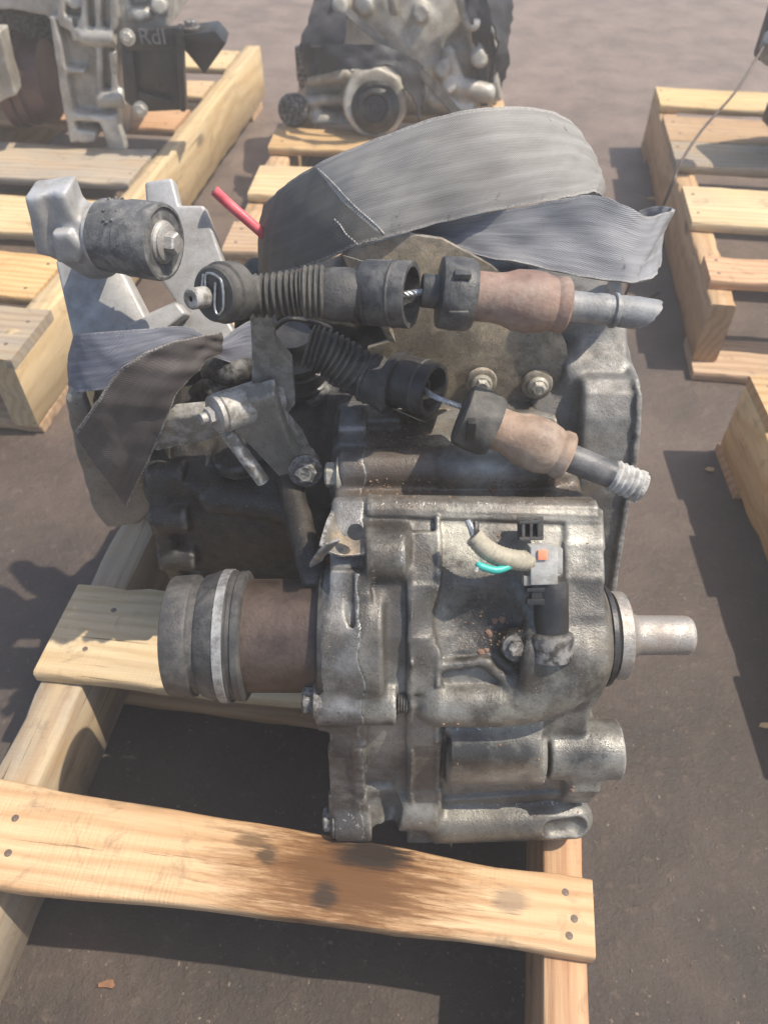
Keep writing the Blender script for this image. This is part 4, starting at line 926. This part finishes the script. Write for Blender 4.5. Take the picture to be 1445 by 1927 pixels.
ribbon('strap_tail', [T_((420, 626, .494), (418, 668, .490)), T_((384, 632, .484), (390, 678, .480)), T_((330, 642, .468), (362, 711, .467)), T_((276, 665, .456), (332, 746, .458)), T_((231, 695, .448), (314, 788, .453)), T_((185, 752, .443), (291, 846, .450)), T_((140, 818, .442), (240, 953, .449))], M['strap_brown'], ls, .0022, 9, 12, .0012, .0016, 9)

# ------------------------------------------------------------------ gearbox at upper left
G1 = empty('gearbox', tuple(atz(200, 270, .1355)), 'pale dusty gearbox with black bracket on the left pallet', 'gearbox')
N = Field((-1.12, 1.42, .128), (-.36, 1.96, .50), .0038)
gp = lambda u, v, Y=1.60: at(u, v, Y)
def gpx(px, Y, d, rnd=.004, k=.004): N.add(sd_px(px, Y, d, rnd), k)
gpx([(98, -120), (232, -120), (236, 66), (222, 180), (228, 282), (205, 288), (190, 230), (150, 235), (165, 272), (150, 268), (130, 190)], 1.60, .12)
gpx([(-160, -150), (130, -150), (122, 40), (96, 44), (88, 30), (20, 18), (-160, 34)], 1.62, .30)
gpx([(228, -130), (330, -130), (316, 60), (300, 66), (228, 70)], 1.60, .22)
gpx([(-40, 55), (2, 58), (14, 110), (32, 180), (14, 186), (-40, 215)], 1.56, .04)
gpx([(92, 30), (104, 32), (120, 100), (134, 190), (148, 268), (132, 270), (116, 190)], 1.572, .05)
gpx([(100, -60), (120, -60), (122, 30), (150, 36), (152, 80), (136, 80), (132, 60), (110, 50)], 1.575, .04)
gpx([(126, 128), (160, 132), (160, 140), (128, 140)], 1.575, .04)
gpx([(132, 212), (205, 222), (205, 232), (135, 228)], 1.570, .05)
gpx([(140, 245), (182, 250), (178, 268), (150, 270)], 1.570, .05)
for a, b_, t0, t1 in ((152, 60, 30, 60), (180, 100, 92, 180), (206, 100, 98, 178), (150, 0, -80, 58), (176, 0, -80, 58), (204, 0, -80, 60)):
    gpx([(a, t0), (a+12, t0), (a+15, t1), (a+3, t1)], 1.575, .04, .003, .003)
for (a, b_, r) in (((152, 68), (218, 70), .016), ((184, 186), (236, 182), .017), ((206, 212), (224, 280), .020), ((196, 214), (206, 240), .014)): N.add(sd_cyl(gp(*a, 1.585), gp(*b_, 1.585), r, None, .004), .004)
for (u, v) in ((140, 0), (262, 22), (300, 12), (268, -20)): N.add(sd_cyl(gp(u, v, 1.60), gp(u, v, 1.585), .014, None, .003), .004)
gpx([(238, 22), (282, 20), (284, 36), (240, 40)], 1.585, .05)
N.cut(sd_px([(240, -10), (276, -12), (278, 14), (242, 16)], 1.585, .03, .004), .004)
N.cut(sd_px([(134, 34), (146, 34), (144, 56), (136, 56)], 1.57, .02, .002), .002)
N.rough(.0006, .4)
N.build('gearbox_case', M['far_alu'], G1)
m = MB(); m.lathe([(0, .07), (.01, .085), (.03, .085), (.035, .078), (.05, .078), (.055, .07), (.09, .07)], gp(12, 150, 1.68), (1, .0, 0), 40); m.lathe([(.035, .081), (.05, .081)], gp(12, 150, 1.68), (1, 0, 0), 40); m.build('drive_joint', M['purple'], G1)
m = MB(); m.box(gp(50, 90, 1.86), .16, .06, .14); m.build('cavity_shade_block', M['dark'], G1, .02)  # solid dark block imitates the shade inside the hollow
m = MB(); bk = [(226, 62), (332, 52), (345, 208), (262, 212), (234, 190)]
m.prism([gp(u, v, 1.56) for u, v in bk], (0, .012, 0)); brk = m.build('engine_bracket', M['brkt_black'], G1, .004)
m = MB(); m.prism([gp(u, v, 1.545) for u, v in ((226, 62), (332, 52), (333, 90), (240, 98))], (0, .018, 0)); m.prism([gp(u, v, 1.535) for u, v in ((330, 52), (341, 54), (349, 212), (339, 210))], (0, .03, 0)); m.prism([gp(u, v, 1.545) for u, v in ((234, 98), (250, 98), (262, 205), (240, 195))], (0, .018, 0)); m.prism([gp(u, v, 1.548) for u, v in ((262, 172), (325, 190), (325, 200), (258, 200))], (0, .012, 0)); m.build('bracket_rib', M['brkt_black'], brk, .003)
m = MB(); m.prism([gp(u, v, 1.585) for u, v in ((342, 58), (405, 55), (426, 82), (385, 140), (345, 92))], (0, .018, 0)); m.prism([gp(u, v, 1.56) for u, v in ((342, 66), (405, 58), (426, 82), (420, 88), (342, 76))], (0, .05, .004)); m.build('bracket_arm', M['brkt_black'], brk, .003)
for (u, v) in ((241, 70), (265, 205)): bolt('bolt', gp(u, v, 1.543), (0, -1, .2), .0095, .008, M['bolt'], brk)
bolt('bolt', gp(360, 52, 1.58), (0, 0, 1), .011, .012, M['dbolt'], brk)
tx = bpy.data.curves.new('letters', 'FONT'); tx.body = 'RdI'; tx.size = .036; tx.extrude = .0006; tx.align_x = 'CENTER'; tx.align_y = 'CENTER'
to = bpy.data.objects.new('letters', tx); me = bpy.data.meshes.new_from_object(to); me.name = 'letters'; bpy.data.objects.remove(to)
M['ink'] = plain('grey_stamped_letters', (.17, .17, .17), .6)
lt = link('letters', me, M['ink'], brk); lt.matrix_basis = Matrix.Translation(Vector(gp(287, 70, 1.543))) @ Matrix.Rotation(math.radians(90), 4, 'X')

# ------------------------------------------------------------------ gearbox in the middle background
G2 = empty('gearbox', tuple(atz(720, 240, .1355)), 'pale gearbox wrapped in a black strap on the middle pallet', 'gearbox')
N = Field((-.26, 1.50, .128), (.36, 2.15, .56), .0042)
gq = lambda u, v, Y=1.72: at(u, v, Y)
N.add(sd_ell(gq(770, 55, 1.90), (.19, .17, .19)), .01)
N.add(sd_cyl(gq(760, 30, 1.95), gq(760, 40, 1.76), .20, .16, .02), .02)
N.add(sd_px([(575, 130), (660, 118), (700, 160), (690, 250), (590, 252), (570, 215)], 1.74, .14, .012), .012)
N.add(sd_px([(800, 110), (930, 60), (945, 190), (880, 235), (800, 230)], 1.76, .16, .012), .012)
N.add(sd_cyl(gq(704, 178, 1.82), gq(706, 196, 1.645), .070, .063, .006), .006)
for (u, v) in ((685, 10), (792, 25), (832, 130), (845, 160), (890, 40), (900, 110), (640, 10)): N.add(sd_cyl(gq(u, v, 1.80), gq(u, v, 1.70), .016, None, .004), .008)
for (a, b, r) in (((650, 5), (640, 60), .012), ((870, 0), (905, 110), .014), ((735, -40), (740, 20), .010), ((590, 150), (650, 140), .014), ((585, 190), (650, 185), .012), ((600, 225), (650, 235), .022), ((870, 165), (915, 175), .020), ((820, 190), (880, 205), .018), ((845, 100), (870, 180), .014)): N.add(sd_cap([gq(*a, 1.725), gq(*b, 1.725)], r), .010)
N.rough(.0012, .4); N.build('gearbox_case', M['far_alu'], G2)
oo = gq(706, 203, 1.632); oa = nrm((-.03, -1, .30))
m = MB(); m.lathe([(0, .048), (.004, .047), (.006, .043), (.008, .038), (.012, .037), (.016, .031), (.018, .026), (.012, .022), (.012, .011), (.016, .010), (.017, .0)], oo, oa, 48); m.build('output_flange', M['black'], G2)
m = MB(); m.lathe([(0, .03), (.02, .032), (.03, .026), (.034, .0)], gq(556, 205, 1.72), (-.2, -1, .2), 28); m.lathe([(0, .012), (.06, .012)], gq(570, 150, 1.74), (0, 0, 1), 16); m.build('drain_fitting', M['dark'], G2)
bs = empty('webbing_strap', tuple(gq(650, 120, 1.62)), 'black webbing draped over the middle background gearbox', 'strap')
ribbon('strap_run', [T_((566, 88, 1.70), (580, 146, 1.68)), T_((585, 86, 1.655), (596, 142, 1.64)), T_((620, 86, 1.63), (640, 132, 1.61)), T_((700, 84, 1.61), (690, 130, 1.59)), T_((750, 100, 1.62), (740, 130, 1.60)), T_((790, 120, 1.66), (775, 190, 1.63)), T_((800, 150, 1.69), (790, 230, 1.66))], M['far_black'], bs, .004, 6, 6, 0, .004, 4)
ribbon('strap_run', [T_((600, -30, 1.76), (660, -30, 1.74)), T_((586, 20, 1.72), (655, 20, 1.70)), T_((570, 60, 1.69), (650, 64, 1.66)), T_((563, 96, 1.68), (640, 110, 1.65))], M['far_black'], bs, .004, 6, 6, 0, .004, 14)
ribbon('strap_run', [T_((655, 15, 1.66), (650, 30, 1.65)), T_((710, 60, 1.64), (702, 75, 1.635)), T_((770, 105, 1.64), (760, 118, 1.635)), T_((830, 165, 1.68), (820, 180, 1.67)), T_((870, 215, 1.70), (860, 228, 1.69))], M['rubber_grey'], bs, .004, 6, 3)
ribbon('strap_run', [T_((865, -30, 1.72), (905, -30, 1.72)), T_((885, 40, 1.70), (925, 36, 1.70)), T_((890, 110, 1.72), (915, 110, 1.72)), T_((905, 200, 1.74), (918, 200, 1.74))], M['far_black'], bs, .004, 6, 4, 0, .004, 6)
ribbon('strap_run', [T_((905, -40, 1.74), (965, -40, 1.80)), T_((925, 30, 1.72), (962, 25, 1.79)), T_((935, 90, 1.72), (958, 95, 1.79)), T_((925, 140, 1.74), (945, 165, 1.80)), T_((915, 170, 1.77), (930, 200, 1.81))], M['far_black'], bs, .004, 6, 4, 0, .005, 7)

# ------------------------------------------------------------------ at the right edge
G3 = empty('starter_motor', tuple(atz(1520, 190, .1355)), 'dark metal unit at the upper right edge, on the bare pallet', 'engine part')
N = Field((.74, 1.30, .128), (1.1, 1.75, .52), .004)
N.add(sd_cyl(at(1560, 60, 1.52), at(1560, 200, 1.56), .07, .075, .01), .01)
N.add(sd_cap([at(1530, 130, 1.48), at(1475, 130, 1.46), at(1444, 148, 1.45), at(1420, 172, 1.45)], [.035, .032, .028, .014]), .012)
N.add(sd_box(at(1545, 232, 1.54), (.09, .07, .02), None, .006), .01)
N.rough(.001, .4); N.build('motor_body', M['dark'], G3)
m = MB(); m.lathe([(0, .02), (.01, .026), (.03, .024), (.045, .018), (.05, .0)], at(1462, 105, 1.46), (-.5, -.4, .8), 24, wob=.05); m.build('plastic_cap', M['sheath'], G3)
m = MB(); m.box(at(1470, 50, 1.50), .028, .02, .05); m.build('plastic_cover', M['rubber_grey'], G3, .008)
hw = MB(); hw.tube([at(1436, 88, 1.44), at(1385, 170, 1.36), at(1320, 245, 1.26), at(1278, 310, 1.18), at(1258, 362, 1.13), np.array((.405, 1.16, .05)), np.array((.42, 1.19, .003)), np.array((.50, 1.26, .003))], .0022, 8, sub=8)
tag(hw.build('hanging_wire', M['rust']), 'thin dark wire hanging down past the bare right pallet', 'wire')

# ------------------------------------------------------------------ loose chips on the ground
M['leaf'] = plain('dry_straw_chip', (.48, .34, .16), .7, 0, .25, 90)
M['leaf_b'] = plain('brown_leaf_chip', (.20, .10, .05), .7, 0, .3, 90)
for (u, v, mat, s_, lab) in ((1225, 375, 'leaf', .012, 'pale wood chip on the ground beside the grey strap end'), (1336, 885, 'leaf', .0075, 'small straw coloured chip on the ground beside the near right pallet'), (1437, 1366, 'leaf', .006, 'yellow chip at the right edge of the ground'), (208, 1852, 'leaf_b', .007, 'brown dried leaf scrap on the ground at lower left')):
    p = atz(u, v, .001); m = MB(); n = 9; a0 = RNG.uniform(0, 6)
    vs_ = [p+np.array((math.cos(a0+6.283*j/n)*s_*(1+.25*RNG.normal()), math.sin(a0+6.283*j/n)*s_*.5*(1+.25*RNG.normal()), RNG.uniform(0, .002))) for j in range(n)]
    m.prism(vs_, (0, 0, .0015)); tag(m.build('leaf_scrap' if mat == 'leaf_b' else 'wood_chip', M[mat]), lab, 'debris')
